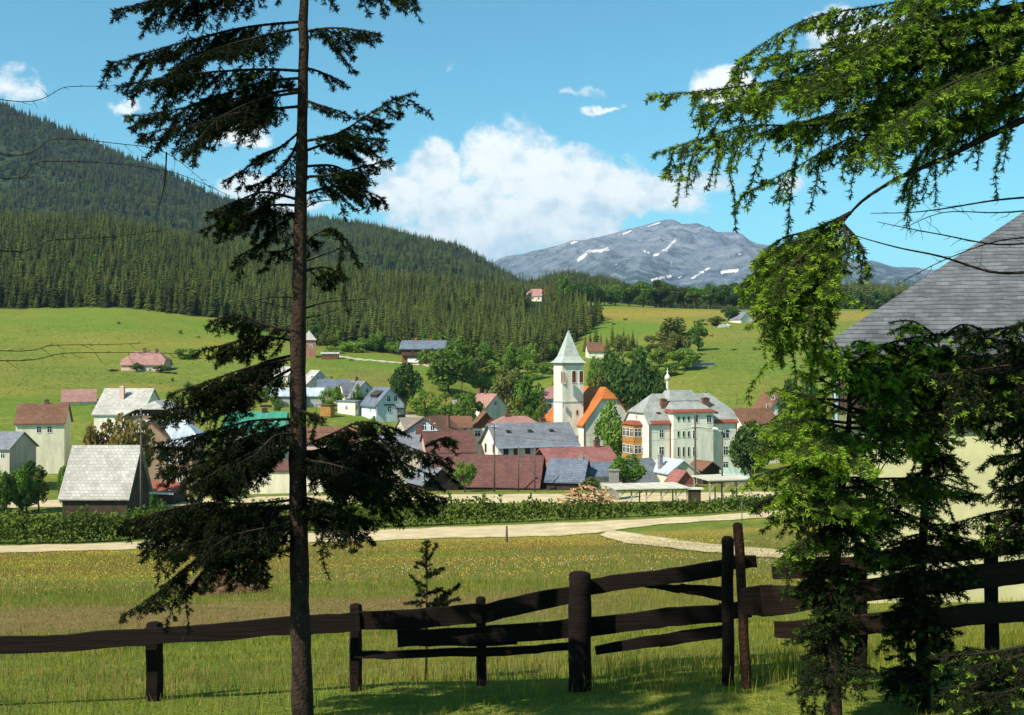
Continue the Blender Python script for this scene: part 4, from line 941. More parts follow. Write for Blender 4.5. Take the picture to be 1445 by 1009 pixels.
# ------------------------------------------------------------------ broadleaf trees and bushes
def leaf_mat(n, c1, c2, sc_=0.5): return P(n, c1, c2, sc_, 0.75, objvar=0.4, trans=0.28, spec=0.15)
L_dark = leaf_mat('dark_leaves', (0.078, 0.136, 0.025), (0.040, 0.074, 0.017))
L_mid = leaf_mat('green_leaves', (0.136, 0.225, 0.031), (0.074, 0.133, 0.020))
L_light = leaf_mat('light_leaves', (0.217, 0.318, 0.046), (0.127, 0.202, 0.028))
L_olive = leaf_mat('olive_leaves', (0.209, 0.225, 0.050), (0.124, 0.132, 0.031))
L_russet = leaf_mat('russet_leaves', (0.264, 0.186, 0.059), (0.163, 0.112, 0.034))
def quads(Pn, size, r, flat=0.0, aspect=1.0):
    """one small quad per point, random turn"""
    n = len(Pn); N = r.normal(size=(n, 3)); N[:, 2] += flat; N /= np.linalg.norm(N, axis=1, keepdims=True)
    T = np.cross(N, r.normal(size=(n, 3))); T /= np.linalg.norm(T, axis=1, keepdims=True); B = np.cross(N, T)
    s = (size * r.uniform(0.6, 1.35, n))[:, None]
    q = np.stack([Pn + T * s, Pn + B * s * 0.62 * aspect, Pn - T * s, Pn - B * s * 0.62 * aspect], 1)
    return q.reshape(-1, 3)
def crown_points(r, n, h0, h1, rad, lobes, tall=1.0, ragged=0.25):
    """points on clumps spread over an egg-shaped crown"""
    c = []
    while len(c) < lobes:
        p = r.normal(size=3); p /= np.linalg.norm(p); p *= r.uniform(0.5, 0.84)
        if p[2] < -0.75: continue
        c.append(p)
    c = np.array(c); lr = r.uniform(0.24, 0.44, lobes)
    k = r.choice(lobes, n, p=lr**2 / (lr**2).sum())
    d = r.normal(size=(n, 3)); d /= np.linalg.norm(d, axis=1, keepdims=True)
    rr = lr[k] * (1 - np.abs(r.normal(0, ragged, n))).clip(0.15, 1.15)
    p = c[k] + d * rr[:, None]
    env = np.where(p[:, 2] > 0, 1 - 0.10 * p[:, 2]**2, 1 - 0.12 * p[:, 2]**2)
    p[:, :2] *= env[:, None]
    hm = (h0 + h1) / 2; hh = (h1 - h0) / 2
    return np.stack([p[:, 0] * rad, p[:, 1] * rad, hm + p[:, 2] * hh], -1), c * np.array([rad, rad, hh]) + np.array([0, 0, hm])
def crown_me(seed, n, h0, h1, rad, lobes, size, ragged=0.25):
    r = np.random.default_rng(seed)
    p, c = crown_points(r, n, h0, h1, rad, lobes, ragged=ragged)
    V_ = quads(p, size, r, 0.35); q = np.arange(len(V_)).reshape(-1, 4)
    me = bpy.data.meshes.new('crown'); me.from_pydata(V_.tolist(), [], q.tolist()); me.update()
    return me, c
def trunk_me(seed, h, r0, c):
    r = np.random.default_rng(seed); mb = MB(); n = 5
    pts = [(0.25 * h * 0.06 * math.sin(k * 1.3 + seed), 0.2 * math.sin(k + seed), -0.5 + (h + .5) * k / n) for k in range(n + 1)]
    mb.tube(pts, [r0 * 1.25] + [r0 * (1 - 0.75 * k / n) for k in range(1, n + 1)], 7)
    for q in c[:: max(1, len(c) // 7)]:
        k = r.integers(1, n); p = Vector(pts[k]); e = Vector(q)
        if e.z < p.z: e.z = p.z + 0.4
        m_ = p.lerp(e, 0.5) + Vector((0, 0, -0.15)); mb.tube([p, m_, e], [r0 * 0.42, r0 * 0.26, r0 * 0.08], 5)
    o = mb.build('trunk', M_bark, None, smooth=True); me = o.data; bpy.data.objects.remove(o); return me
# unit kinds: crown 10 m tall
KIND = {}
for nm, sd, n, h0, h1, rad, lobes, size, rag in (('broad', 1, 3400, 1.4, 10, 4.6, 22, .34, .25), ('broad2', 2, 3200, 1.1, 10, 4.3, 19, .34, .28), ('oval', 3, 2600, 1.2, 10, 3.0, 17, .31, .28),
                                                 ('loose', 4, 1700, 1.5, 10, 3.4, 18, .30, .42), ('loose2', 5, 1500, 1.0, 10, 3.0, 15, .30, .45), ('poplar', 6, 2400, 0.8, 10, 2.2, 18, .28, .3), ('broad3', 7, 3300, 1.2, 10, 4.9, 24, .34, .3)):
    me, c = crown_me(sd, n, h0, h1, rad, lobes, size, rag)
    KIND[nm] = (me, trunk_me(sd, 7.0, 0.26, c))
for nm, sd, n, rad, lobes in (('bush', 21, 1700, 5.0, 14), ('bush2', 22, 1500, 5.6, 11)):
    r = np.random.default_rng(sd); p, c = crown_points(r, n, -2.5, 10, rad, lobes, ragged=.3); p = p[p[:, 2] > -0.2]
    V_ = quads(p, 0.45, r, .4); me = bpy.data.meshes.new('crown'); me.from_pydata(V_.tolist(), [], np.arange(len(V_)).reshape(-1, 4).tolist()); me.update()
    KIND[nm] = (me, None)
_cm = {}
def crown_mat(kind, mat):
    k = (kind, mat.name)
    if k not in _cm:
        me = KIND[kind][0].copy(); me.materials.append(mat); _cm[k] = me
    return _cm[k]
HALF = {'broad': 4.6, 'broad2': 4.3, 'oval': 3.0, 'loose': 3.4, 'loose2': 3.0, 'poplar': 2.2, 'broad3': 4.9, 'bush': 5.0, 'bush2': 5.6}
def tree(px, top, wpx, Y, kind, mat, label, cat='tree', group=None, base=None, name=None):
    g = gY(px, Y) if base is None else at(px, base, Y)
    h = (CY - top) / F * Y - g.z
    s = h / 10.0; sw = (wpx / 2 / F * Y) / HALF[kind] * 1.04
    bush = kind.startswith('bush')
    turn = random.uniform(0, 6.28)
    if bush or wpx < 15:
        o = link_mesh(name or ('bush' if bush else 'broadleaf_tree'), crown_mat(kind, mat))
        o.location = g; o.scale = (sw, sw, s); o.rotation_euler = (0, 0, turn)
        return tag(o, label, 'bush' if bush else cat, group)
    root = empty(name or 'broadleaf_tree', g, turn, label, cat, group); root.scale = (sw, sw, s)
    link_mesh('crown', crown_mat(kind, mat), root); link_mesh('trunk', KIND[kind][1], root)
    return root
T = tree
T(572, 514, 46, 318, 'broad', L_dark, 'round dark green tree behind the ice blue house')
T(633, 482, 84, 366, 'broad3', L_mid, 'largest light green tree below the timber chalet')
T(672, 500, 44, 400, 'loose', L_olive, 'loose olive tree right of the largest tree below the chalet')
T(600, 545, 44, 300, 'loose', L_light, 'light green tree right of the round dark tree, beside the lane')
T(627, 553, 34, 292, 'loose2', L_mid, 'slender tree beside the lane behind the blue gabled house')
T(663, 553, 42, 285, 'broad2', L_mid, 'bushy tree left of the pink roofed house with two chimneys')
T(718, 516, 46, 345, 'broad2', L_olive, 'olive green tree above the pink roofed house with two chimneys')
T(745, 532, 50, 312, 'broad', L_mid, 'full green tree behind the salmon roofed house, left of the church')
T(770, 560, 34, 292, 'loose', L_olive, 'thin leaved tree beside the hipped house left of the tower')
T(727, 560, 40, 282, 'loose2', L_olive, 'olive tree rising behind the salmon roofed house')
T(753, 572, 36, 268, 'broad2', L_mid, 'low tree directly left of the church tower foot')
T(694, 508, 34, 405, 'oval', L_light, 'bright green tree in front of the forest edge above the village')
T(722, 484, 28, 440, 'oval', L_light, 'pale young tree against the dark forest left of the spire')
T(655, 515, 40, 398, 'bush', L_mid, 'shrubs at the foot of the forest behind the largest tree')
T(745, 507, 44, 425, 'bush2', L_light, 'light bushes along the meadow left of the church spire')
T(776, 505, 30, 435, 'bush', L_mid, 'dark bush next to the church spire on the left')
T(707, 527, 34, 385, 'oval', L_mid, 'upright green tree left of the olive tree above the pink roof')
T(680, 530, 36, 372, 'broad2', L_light, 'light crowned tree above the gardens')
T(905, 506, 74, 296, 'broad', L_dark, 'biggest dark tree behind the church nave')
T(868, 497, 62, 322, 'broad3', L_dark, 'dark tree between the spire and the biggest dark tree')
T(845, 503, 40, 345, 'broad2', L_mid, 'tree directly right of the bell tower')
T(888, 520, 50, 312, 'broad2', L_mid, 'fresh green tree filling the gap behind the church nave roof')
T(922, 514, 44, 302, 'broad3', L_mid, 'rounded tree between the church nave and the white column')
T(843, 528, 40, 300, 'broad', L_olive, 'olive green tree just right of the bell tower shaft')
T(985, 452, 26, 470, 'oval', L_mid, 'slim green tree at the upper right of the meadow clump')
T(1012, 446, 22, 585, 'oval', L_olive, 'small brownish tree beside the boulders on the crest')
T(902, 492, 34, 452, 'broad2', L_mid, 'rounded green bush like tree left of the meadow clump')
T(930, 492, 30, 430, 'broad', L_light, 'light green tree directly left of the meadow clump')
T(932, 540, 40, 285, 'broad2', L_dark, 'dark tree left of the white column')
T(861, 566, 42, 250, 'oval', L_light, 'light green birch in front of the church facade')
T(882, 641, 56, 198, 'broad2', L_mid, 'round leafy tree beside the brown pillar, before the slate cottage')
T(1061, 597, 64, 214, 'broad', L_dark, 'round dark tree at the right end of the large pale house')
T(1128, 528, 66, 262, 'broad2', L_dark, 'dark tree behind the right spruce, below the meadow')
T(656, 651, 34, 196, 'broad2', L_light, 'small round tree standing alone before the maroon barn')
T(952, 444, 46, 452, 'poplar', L_olive, 'tall brownish tree on the meadow above the large pale house')
T(958, 470, 44, 430, 'broad2', L_olive, 'middle tree of the clump on the meadow above the white column')
T(968, 492, 46, 408, 'broad', L_light, 'rounded light yellow green tree at the foot of the meadow clump')
T(946, 508, 34, 398, 'bush', L_mid, 'low bush at the foot of the meadow clump')
T(878, 466, 26, 500, 'bush', L_olive, 'brownish bush on the meadow right of the spire')
T(910, 484, 20, 470, 'bush', L_dark, 'dark bush between the spire and the meadow clump')
T(928, 470, 44, 500, 'bush2', L_olive, 'long low hedge bush on the meadow left of the clump')
T(1000, 448, 34, 590, 'bush2', L_olive, 'brown green bush left of the white farmhouse on the crest')
T(1029, 431, 26, 606, 'broad2', L_dark, 'dark tree beside the white farmhouse on the crest')
T(1036, 492, 10, 470, 'loose2', L_mid, 'tiny lone sapling in the middle of the right meadow')
T(504, 541, 16, 316, 'loose2', L_mid, 'little tree in front of the blue green roofed cottage')
T(462, 546, 26, 312, 'loose', L_light, 'light fruit tree beside the timber stack')
T(368, 550, 26, 318, 'loose', L_mid, 'fruit tree in front of the brown house with the dormer')
T(388, 552, 16, 316, 'loose2', L_mid, 'small fruit tree beside the long low shed')
T(340, 566, 22, 300, 'loose2', L_olive, 'thin fruit tree in the garden left of the long low shed')
T(500, 478, 44, 470, 'bush', L_light, 'large light bush at the forest edge on the left slope')
T(470, 488, 30, 462, 'bush2', L_light, 'low light bushes right of the reddish tower house')
T(541, 488, 22, 478, 'bush', L_mid, 'small bush at the forest edge left of the chalet')
T(192, 511, 22, 392, 'loose', L_mid, 'small tree in front of the pink farmhouse')
T(228, 515, 24, 388, 'oval', L_mid, 'leafy tree at the right end of the pink farmhouse')
T(262, 488, 34, 430, 'bush', L_mid, 'green bush on the left meadow above the pink farmhouse')
T(160, 520, 18, 392, 'bush', L_russet, 'brown bush at the left edge of the meadow')
T(182, 584, 64, 172, 'broad2', L_russet, 'tree with reddish brown leaves behind the bleached shingle barn')
T(140, 592, 60, 176, 'broad2', L_russet, 'second tree with reddish brown leaves behind the bleached shingle barn')
T(300, 640, 46, 195, 'bush', L_mid, 'garden bush beside the brown three storey house')
T(322, 668, 40, 188, 'bush2', L_light, 'light garden bush beside the upper road')
T(215, 690, 20, 172, 'bush', L_mid, 'small green bush at the foot of the red shed')
T(833, 672, 34, 196, 'loose', L_olive, 'pale leafless looking bush in front of the dark slate cottage')
T(795, 386, 24, 715, 'poplar', L_mid, 'tallest tree on the crest, right of the pink roofed villa')
T(771, 404, 12, 870, 'oval', P('golden_leaves', (0.30, 0.21, 0.035), (0.2, 0.14, 0.03), .5, .75, trans=.2), 'golden yellow tree right beside the pink roofed villa')
rr_ = random.Random(5)
for k, (px, top, wd, Yt) in enumerate([(818, 400, 26, 735), (835, 396, 30, 740), (852, 403, 26, 742), (868, 408, 24, 745), (888, 402, 26, 738), (907, 398, 36, 728), (926, 396, 34, 735), (945, 402, 34, 726), (965, 404, 30, 738), (984, 405, 34, 726),
                                        (1002, 402, 28, 742), (1020, 403, 30, 738), (1036, 402, 28, 746), (1056, 402, 30, 745), (1078, 404, 32, 750), (1102, 405, 30, 748), (1126, 404, 34, 752)]):
    T(px, top, wd * 1.15, Yt, rr_.choice(['broad', 'broad2', 'broad3']), rr_.choice([L_dark, L_dark, L_mid]), 'round dark tree in the row along the top edge of the meadow', group='broadleaf trees in the row along the crest of the meadow')
for k in range(26):      # second row and the broadleaf fringe at the forest foot
    px = rr_.uniform(800, 1180); Yt = rr_.uniform(765, 850)
    T(px, rr_.uniform(400, 412), rr_.uniform(22, 34), Yt, rr_.choice(['broad', 'broad2', 'oval']), rr_.choice([L_dark, L_mid]), 'tree of the second row behind the crest of the meadow', group='trees in the second row behind the crest')
for k in range(34):
    px = rr_.uniform(420, 795); Yt = np.interp(px, FE_P, FE_Y) - rr_.uniform(-12, 14); b_ = gY(px, Yt)
    tp = CY - F * (b_.z + rr_.uniform(5, 10.5)) / Yt
    T(px, tp, rr_.uniform(16, 30), Yt, rr_.choice(['oval', 'broad2', 'loose']), rr_.choice([L_mid, L_light, L_light, L_olive]), 'light green broadleaf tree along the lower edge of the spruce forest', group='broadleaf trees along the lower forest edge')
for k in range(22):
    px = rr_.uniform(640, 800); Yt = rr_.uniform(300, 420); b_ = gY(px, Yt)
    tp = CY - F * (b_.z + rr_.uniform(3.5, 8)) / Yt
    T(px, tp, rr_.uniform(18, 34), Yt, rr_.choice(['oval', 'broad2', 'loose', 'bush']), rr_.choice([L_mid, L_light, L_olive]), 'leafy tree or bush among the gardens between village and forest', group='garden trees between village and forest')
for k in range(16):
    px = rr_.uniform(-60, 150); Yt = rr_.choice([rr_.uniform(172, 178), rr_.uniform(215, 330)]); b_ = gY(px, Yt)
    T(px, CY - F * (b_.z + rr_.uniform(3.5, 8)) / Yt, rr_.uniform(22, 44), Yt, rr_.choice(['broad', 'broad2', 'loose', 'oval']), rr_.choice([L_mid, L_dark, L_light, L_olive]), 'tree among the gardens at the far left edge of the village', group='trees at the far left edge of the village')
for k in range(30):
    px = rr_.uniform(240, 560); Yt = rr_.uniform(262, 350); b_ = gY(px, Yt)
    tp = CY - F * (b_.z + rr_.uniform(2.5, 6.5)) / Yt
    T(px, tp, rr_.uniform(14, 30), Yt, rr_.choice(['oval', 'loose', 'loose2', 'bush', 'broad2']), rr_.choice([L_mid, L_light, L_olive, L_mid]), 'fruit tree or garden bush scattered among the houses of the left village', group='garden trees of the left village')
for k in range(26):
    px = rr_.choice([rr_.uniform(860, 1150), rr_.uniform(160, 560)]); Yt = rr_.uniform(345, 640) if px > 800 else rr_.uniform(360, 500); b_ = gY(px, Yt)
    tp = CY - F * (b_.z + rr_.uniform(.6, 2.0)) / Yt
    T(px, tp, rr_.uniform(4, 11), Yt, rr_.choice(['bush', 'bush2']), rr_.choice([L_mid, L_olive, L_dark]), 'tiny bush or tuft standing in the open hillside meadow', group='tiny bushes in the hillside meadows')
mixed = [next(q for q in COL.objects if q.name.split('.')[0] == 'bush' and q.data.materials[0] is m_) for m_ in (L_mid, L_dark, L_olive)]
o = forest_stuff('spruce_forest', fx[rest], fy[rest], fz[rest] - 0.3, 0.6, 1.2, 1, protos + mixed, [.225] * 4 + [.035, .035, .03])
tag(o, 'dense dark spruce forest covering the left hillside behind the village', 'forest', kind='stuff')
# wooded hills farther off
def on_hill(hd, mind, seed, jit=0.45, pxr=(-60, 1520)):
    hob, X, Y, Z, S = hd; r = np.random.default_rng(seed)
    nr_, nc_ = X.shape
    area = np.hypot(np.diff(X, axis=1)[:-1], 0) * np.abs(np.diff(Y, axis=0)[:, :-1])
    cnt = r.poisson(area / mind**2)
    rI, cI = np.nonzero(cnt); rep = cnt[rI, cI]; rI = np.repeat(rI, rep); cI = np.repeat(cI, rep)
    u = r.random(len(rI)); v = r.random(len(rI))
    f = lambda A: (A[rI, cI] * (1-u) + A[rI, cI+1] * u) * (1-v) + (A[rI+1, cI] * (1-u) + A[rI+1, cI+1] * u) * v
    x, y, z, s = f(X), f(Y), f(Z), f(S)
    px = CX + F * x / y; k = (px > pxr[0]) & (px < pxr[1]) & (s < 1.12)
    return x[k], y[k], z[k], s[k], px[k]
x, y, z, s, px = on_hill(hillA, 9.0, 4)
k = (CY - F * z / y > -20) & ((s > 0.12))
x, y, z = x[k], y[k], z[k]
o = forest_stuff('mountain_forest', x, y, z - 1, 0.8, 1.5, 2, protos + mixed, [.20] * 4 + [.08, .07, .05])
tag(o, 'bluish far forest covering the steep mountain flank behind the nearer wood', 'forest', kind='stuff')
x, y, z, s, px = on_hill(hillB, 6.5, 6)
k = s > 0.35
o = forest_stuff('ridge_forest', x[k], y[k], z[k] - 1, 0.6, 1.1, 3, protos + mixed, [.20] * 4 + [.08, .07, .05])
tag(o, 'far dark forest along the low ridge below the rocky mountain', 'forest', kind='stuff')
# conifers of the little wood right of the spire, and of the wood behind the meadow at the right
for k, (px, hh) in enumerate([(826, 9), (833, 11), (841, 13), (848, 10), (856, 9), (864, 12), (871, 9), (880, 10), (888, 8), (838, 8), (858, 8), (875, 7), (893, 9), (899, 7)]):
    Yt = 505 + rr_.uniform(-12, 14); g = gY(px, Yt); m_ = k % 4
    o = link_mesh('spruce', CON[m_]); s_ = hh / (15, 16.5, 13.5, 17.5)[m_]; o.location = g; o.scale = (s_, s_, s_); o.rotation_euler = (0, 0, k * 1.3)
    tag(o, 'small spruce in the little wood right of the church spire', 'tree', 'small spruces right of the church spire')
x, y = scatter(0, 230, 420, 880, 1010, 5.5, 8); pxs = CX + F * x / y
k = (pxs > 1130) & (pxs < 1540); x, y = x[k], y[k]; z = H(x, y)
o = forest_stuff('crest_forest', x, y, z - .3, 1.15, 1.9, 9)
tag(o, 'dark spruce wood behind the crest of the meadow at the right', 'forest', kind='stuff')
for k, (px, top, wd) in enumerate([(1190, 412, 24), (1212, 409, 22), (1236, 410, 26), (1260, 412, 22), (1284, 411, 24), (1306, 412, 24), (1168, 409, 24), (1148, 408, 24)]):
    T(px, top, wd, 860, rr_.choice(['oval', 'broad2']), L_dark, 'dark tree in front of the spruce wood behind the crest at the right', group='trees before the crest wood at the right')

rt = np.random.default_rng(77); n = 26000; Y = rt.uniform(300, 720, n); X = rt.uniform(-.46, .46, n) * Y; px = CX + F * X / Y
k = ~forest_zone(X, Y) & (fbm(X, Y, 22, 90) > .42); X, Y = X[k], Y[k]; pn_ = np.stack([X, Y, H(X, Y) + .1], -1)
V_ = quads(pn_, .32, rt, .2); V_[:, 2] = V_[:, 2] * .55 + np.repeat(pn_[:, 2], 4) * .45
o = mesh_np('pasture_tussocks', V_, np.arange(len(V_)).reshape(-1, 4), P('tussock_grass', (0.085, 0.125, 0.016), (0.175, 0.185, 0.035), .06, .9, trans=.2)); tag(o, 'rough tussocks of grass over the hillside pastures', 'grass', kind='stuff')
# ------------------------------------------------------------------ hedge along the lower road
HB = [(-700, 776), (-300, 771), (60, 769), (150, 765), (300, 755), (510, 747), (700, 739), (850, 733), (1000, 725), (1080, 719), (1200, 711), (1450, 699), (1700, 694)]
HT = [(-700, 730), (150, 724), (300, 712), (510, 705), (620, 703), (700, 708), (800, 709), (900, 709), (1000, 707), (1080, 698), (1200, 690), (1450, 680), (1700, 676)]
r = np.random.default_rng(31); pts = []
px_s = np.linspace(-450, 1560, 420)
for q in px_s:
    g = gp(q, np.interp(q, [a_[0] for a_ in HB], [a_[1] for a_ in HB]), 90, 160)
    hT = (CY - np.interp(q, [a_[0] for a_ in HT], [a_[1] for a_ in HT])) / F * (g.y + 1.5) - g.z
    hT *= 0.98 + 0.2 * math.sin(q * 0.11) * math.sin(q * 0.043 + 1) + r.uniform(-.06, .08)
    n = int(85 * max(hT, 1) / 2.6)
    d = r.uniform(-1, 1, n); zf = r.random(n) ** 0.75; wdt = 1.5 * (1 - 0.45 * zf)
    zz_ = zf * hT * (1 - 0.25 * np.abs(d) ** 2)
    pts.append(np.stack([g.x + r.normal(0, 1.0, n), g.y + 1.6 + d * wdt, g.z + zz_], -1))
    if r.random() < 0.10:
        n2 = 14; pts.append(np.stack([g.x + r.normal(0, .16, n2), g.y + 1.6 + r.normal(0, .2, n2), g.z + hT + r.uniform(-.2, .75, n2)], -1))
pts = np.concatenate(pts); V_ = quads(pts, 0.21, r, .5)
L_hedge = leaf_mat('hedge_leaves', (0.152, 0.209, 0.025), (0.062, 0.096, 0.016), 0.9)
o = mesh_np('hedge', V_, np.arange(len(V_)).reshape(-1, 4), L_hedge); tag(o, 'long dense green hedge between the two pale roads', 'hedge')

# ------------------------------------------------------------------ roadside things
M_pole = P('weathered_pole', (0.135, 0.105, 0.080), (0.08, 0.06, 0.045), 2.0, 0.9, 0.3)
M_pale_wood = P('pale_timber', (0.46, 0.38, 0.25), (0.32, 0.26, 0.17), 1.5, 0.85, 0.2)
M_canvas = P('bleached_boards', (0.72, 0.66, 0.50), (0.60, 0.54, 0.41), 0.8, 0.8, 0.2, uvpat=('v', 8, 0.5, 0.8))
M_wire = P('black_wire', (0.03, 0.03, 0.03), (0.02, 0.02, 0.02), 1, 0.6)
def pole(px, top, bot, Y, rad, label, arms=(), name='utility_pole', mat=None):
    g = gY(px, Y) if bot is None else at(px, bot, Y); gz = Hs(g.x, g.y)
    h = (CY - top) / F * Y - gz
    root = empty(name, (g.x, g.y, gz), 0, label, 'pole')
    q = MB(); q.tube([(0, 0, -0.6), (0, 0, h * .5), (0, 0, h)], [rad, rad * .88, rad * .72], 8); q.build('post', mat or M_pole, root, smooth=True)
    for (dz, w) in arms:
        q = MB(); q.bar((-w / 2, -rad - .06, h - dz), (w / 2, -rad - .06, h - dz), .12, .12)
        q.build('crossarm', mat or M_pole, root)
        for x_ in (-w * .45, -w * .2, w * .2, w * .45):
            i = MB(); i.tube([(x_, -rad - .06, h - dz + .05), (x_, -rad - .06, h - dz + .16), (x_, -rad - .06, h - dz + .26)], [.05, .07, .04], 6); i.build('insulator', M_trim, root)
    return root
p1 = pole(697.5, 600, None, 196, .17, 'dark utility pole in front of the maroon barn', [(0.35, 1.1)])
p2 = pole(981, 580, None, 180, .20, 'thick wooden utility pole in front of the large pale house', [(2.6, 1.2)])
p3 = pole(1019, 605, None, 178, .17, 'slimmer utility pole right of the thick one before the large pale house', [(0.5, 1.0)])
p4 = pole(199, 576, None, 150, .17, 'utility pole with crossarm beside the bleached shingle barn', [(1.0, 2.2), (3.2, 1.2)])
p5 = pole(652, 516, None, 372, .14, 'small pole on the slope left of the largest light green tree')
p6 = pole(1040, 553, None, 330, .10, 'thin pole on the meadow behind the barn right of the pale house')
p7 = pole(715, 742, None, 107, .13, 'short grey marker post at the edge of the lower road', name='marker_post')
p8 = pole(1047, 704, None, 104, .05, 'thin upright stake beside the lower road', name='stake')
g = gY(743, 196); H1 = empty('double_pole', g, 0, 'twin pole frame with cross bars in front of the maroon barn', 'pole'); sp1 = 23 / F * 196 / 2
for sg in (-1, 1):
    q = MB(); q.tube([(sg * sp1, 0, -.6), (sg * sp1, 0, (CY - 630) / F * 196 - g.z)], [.14, .11], 8); q.build('post', M_pole, H1, smooth=True)
for wy in (641, 651.5, 666): q = MB(); q.bar((-sp1, 0, (CY - wy) / F * 196 - g.z), (sp1, 0, (CY - wy) / F * 196 - g.z), .1, .12); q.build('cross_bar', M_pole, H1)
def top_of(p, dz=0.3): 
    h = max((Vector(c.bound_box[k])).z for c in p.children for k in range(8)); return Vector(p.location) + Vector((0, -.2, h - dz))
def wire(a_, b_, sag, label, rad=0.022):
    q = MB(); q.tube([a_.lerp(b_, t_ / 10) - Vector((0, 0, sag * 4 * (t_ / 10) * (1 - t_ / 10))) for t_ in range(11)], rad, 4)
    o = q.build('power_line', M_wire); tag(o, label, 'wire')
wire(top_of(p1), top_of(p4, 1.1), 1.6, 'overhead wire from the barn pole towards the pole at the left edge')
wire(top_of(p1, .5), top_of(p2, 2.7), 1.2, 'overhead wire from the barn pole to the thick pole on the right')
wire(top_of(p1, 1.6), top_of(p2, 4.2), 1.0, 'lower overhead wire from the barn pole to the thick pole on the right')
wire(top_of(p2, 2.6), top_of(p3, .4), .25, 'short wire between the two poles before the large pale house')
wire(top_of(p3, .4), at(1400, 600, 168), .8, 'overhead wire leaving the slimmer pole to the right')
# street lamp on the two poles
lamp_a = top_of(p2, 2.5); q = empty('street_lamp', lamp_a, 0, 'street lamp on an arm between the two poles before the large pale house', 'lamp')
m_ = MB(); m_.tube([(0, 0, 0), (2.0, 0, -.35), (3.4, 0, -.25)], .05, 6); m_.build('arm', M_pole, q)
m_ = MB(); m_.tube([(2.7, -.05, -.30), (3.0, -.05, -.22), (3.5, -.05, -.38), (3.7, -.05, -.5)], [.06, .2, .2, .06], 8); m_.build('lamp_shade', M_trim, q)
# column shrine behind the pale house
g = gY(942, 288); hcol = (CY - 520) / F * 288 - g.z
q = empty('column_shrine', g, 0, 'slender white column with onion shaped cap behind the large pale house', 'monument')
m_ = MB(); m_.box((0, 0, hcol * .12), (1.5, 1.5, hcol * .24)); m_.tube([(0, 0, hcol * .24), (0, 0, hcol * .855)], [.40, .32], 10); m_.build('shaft', W_white, q)
m_ = MB(); m_.tube([(0, 0, hcol * f_) for f_ in (.855, .865, .885, .91, .932, .943, .956, .968, .98, 1.01)], [.34, .55, .78, .66, .28, .12, .26, .24, .08, .03], 12); m_.build('onion_cap', W_white, q, smooth=True)
# open timber shelters beside the upper road
def shelter(pxs, pys, Y0, label, posts):
    """roof corner pixels: back-left, back-right, front-right, front-left with depths"""
    C_ = [at(x_, y_, d_) for (x_, y_, d_) in pxs]
    o = C_[3].copy(); o.z = Hs(o.x, o.y)
    root = empty('open_shelter', o, 0, label, 'shelter'); q = MB(); t_ = Vector((0, 0, .16))
    top_ = [c - o + t_ for c in C_]; bot_ = [c - o for c in C_]
    q.poly(top_[::-1]); q.poly(bot_)
    for k in range(4): q.poly([bot_[k], top_[k], top_[(k + 1) % 4], bot_[(k + 1) % 4]])
    q.build('roof', M_canvas, root)
    def roofpt(u, v): return (C_[3].lerp(C_[2], u)).lerp(C_[0].lerp(C_[1], u), v) - o
    for (u, v) in posts:
        p = roofpt(u, v); w_ = p + o; gz = Hs(w_.x, w_.y) - o.z
        m_ = MB(); m_.box((p.x, p.y, (gz - .3 + p.z) / 2), (.2, .2, p.z - gz + .3)); m_.build('post', M_pale_wood, root)
        if u < .95:
            m_ = MB(); m_.bar((p.x, p.y - .02, p.z - 1.5), (p.x + 1.3, p.y - .02, p.z - .08), .12, .14); m_.build('brace', M_pale_wood, root)
    for v in (0.06, .94):
        m_ = MB(); m_.bar(roofpt(0.02, v) - Vector((0, 0, .13)), roofpt(.98, v) - Vector((0, 0, .13)), .16, .22); m_.build('beam', M_pale_wood, root)
    return root
shelter([(851, 684, 178), (951, 681.5, 180), (974, 689.5, 170), (869, 691.5, 168)], None, 0, 'long open timber shelter with bleached flat roof beside the woodpile', [(.03, .06), (.22, .06), (.42, .06), (.62, .06), (.82, .06), (.97, .06), (.03, .94), (.5, .94), (.97, .94)])
shelter([(975, 672, 180), (1040, 669.5, 182), (1063, 677.5, 173), (1000, 679, 171)], None, 0, 'shorter open shelter with bleached flat roof and strong posts right of the long one', [(.05, .06), (.35, .06), (.62, .06), (.93, .06), (.05, .94), (.5, .94), (.97, .94)])
g = gY(980, 171); m_ = MB(); hb = (CY - 690) / F * 171 - g.z; m_.box((0, 0, hb / 2 - .2), (1.7, 1.4, hb + .4)); o = m_.build('wooden_bin', W_dwood); o.location = g; tag(o, 'dark box with pale lid between the two open shelters', 'box')
m_ = MB(); m_.box((0.05, 0, hb + .09), (2.5, 2.0, .16)); m_.build('lid', M_canvas, o)
g = gY(866.5, 184); hb = (CY - 664) / F * 184 - g.z; m_ = MB(); m_.box((0, 0, hb / 2 - .3), (1.5, 1.2, hb + .6)); m_.box((0, 0, hb + .08), (1.8, 1.5, .22)); o = m_.build('pillar', M_chim2); o.location = g; tag(o, 'square brown masonry pillar with cap beside the round leafy tree', 'pillar')
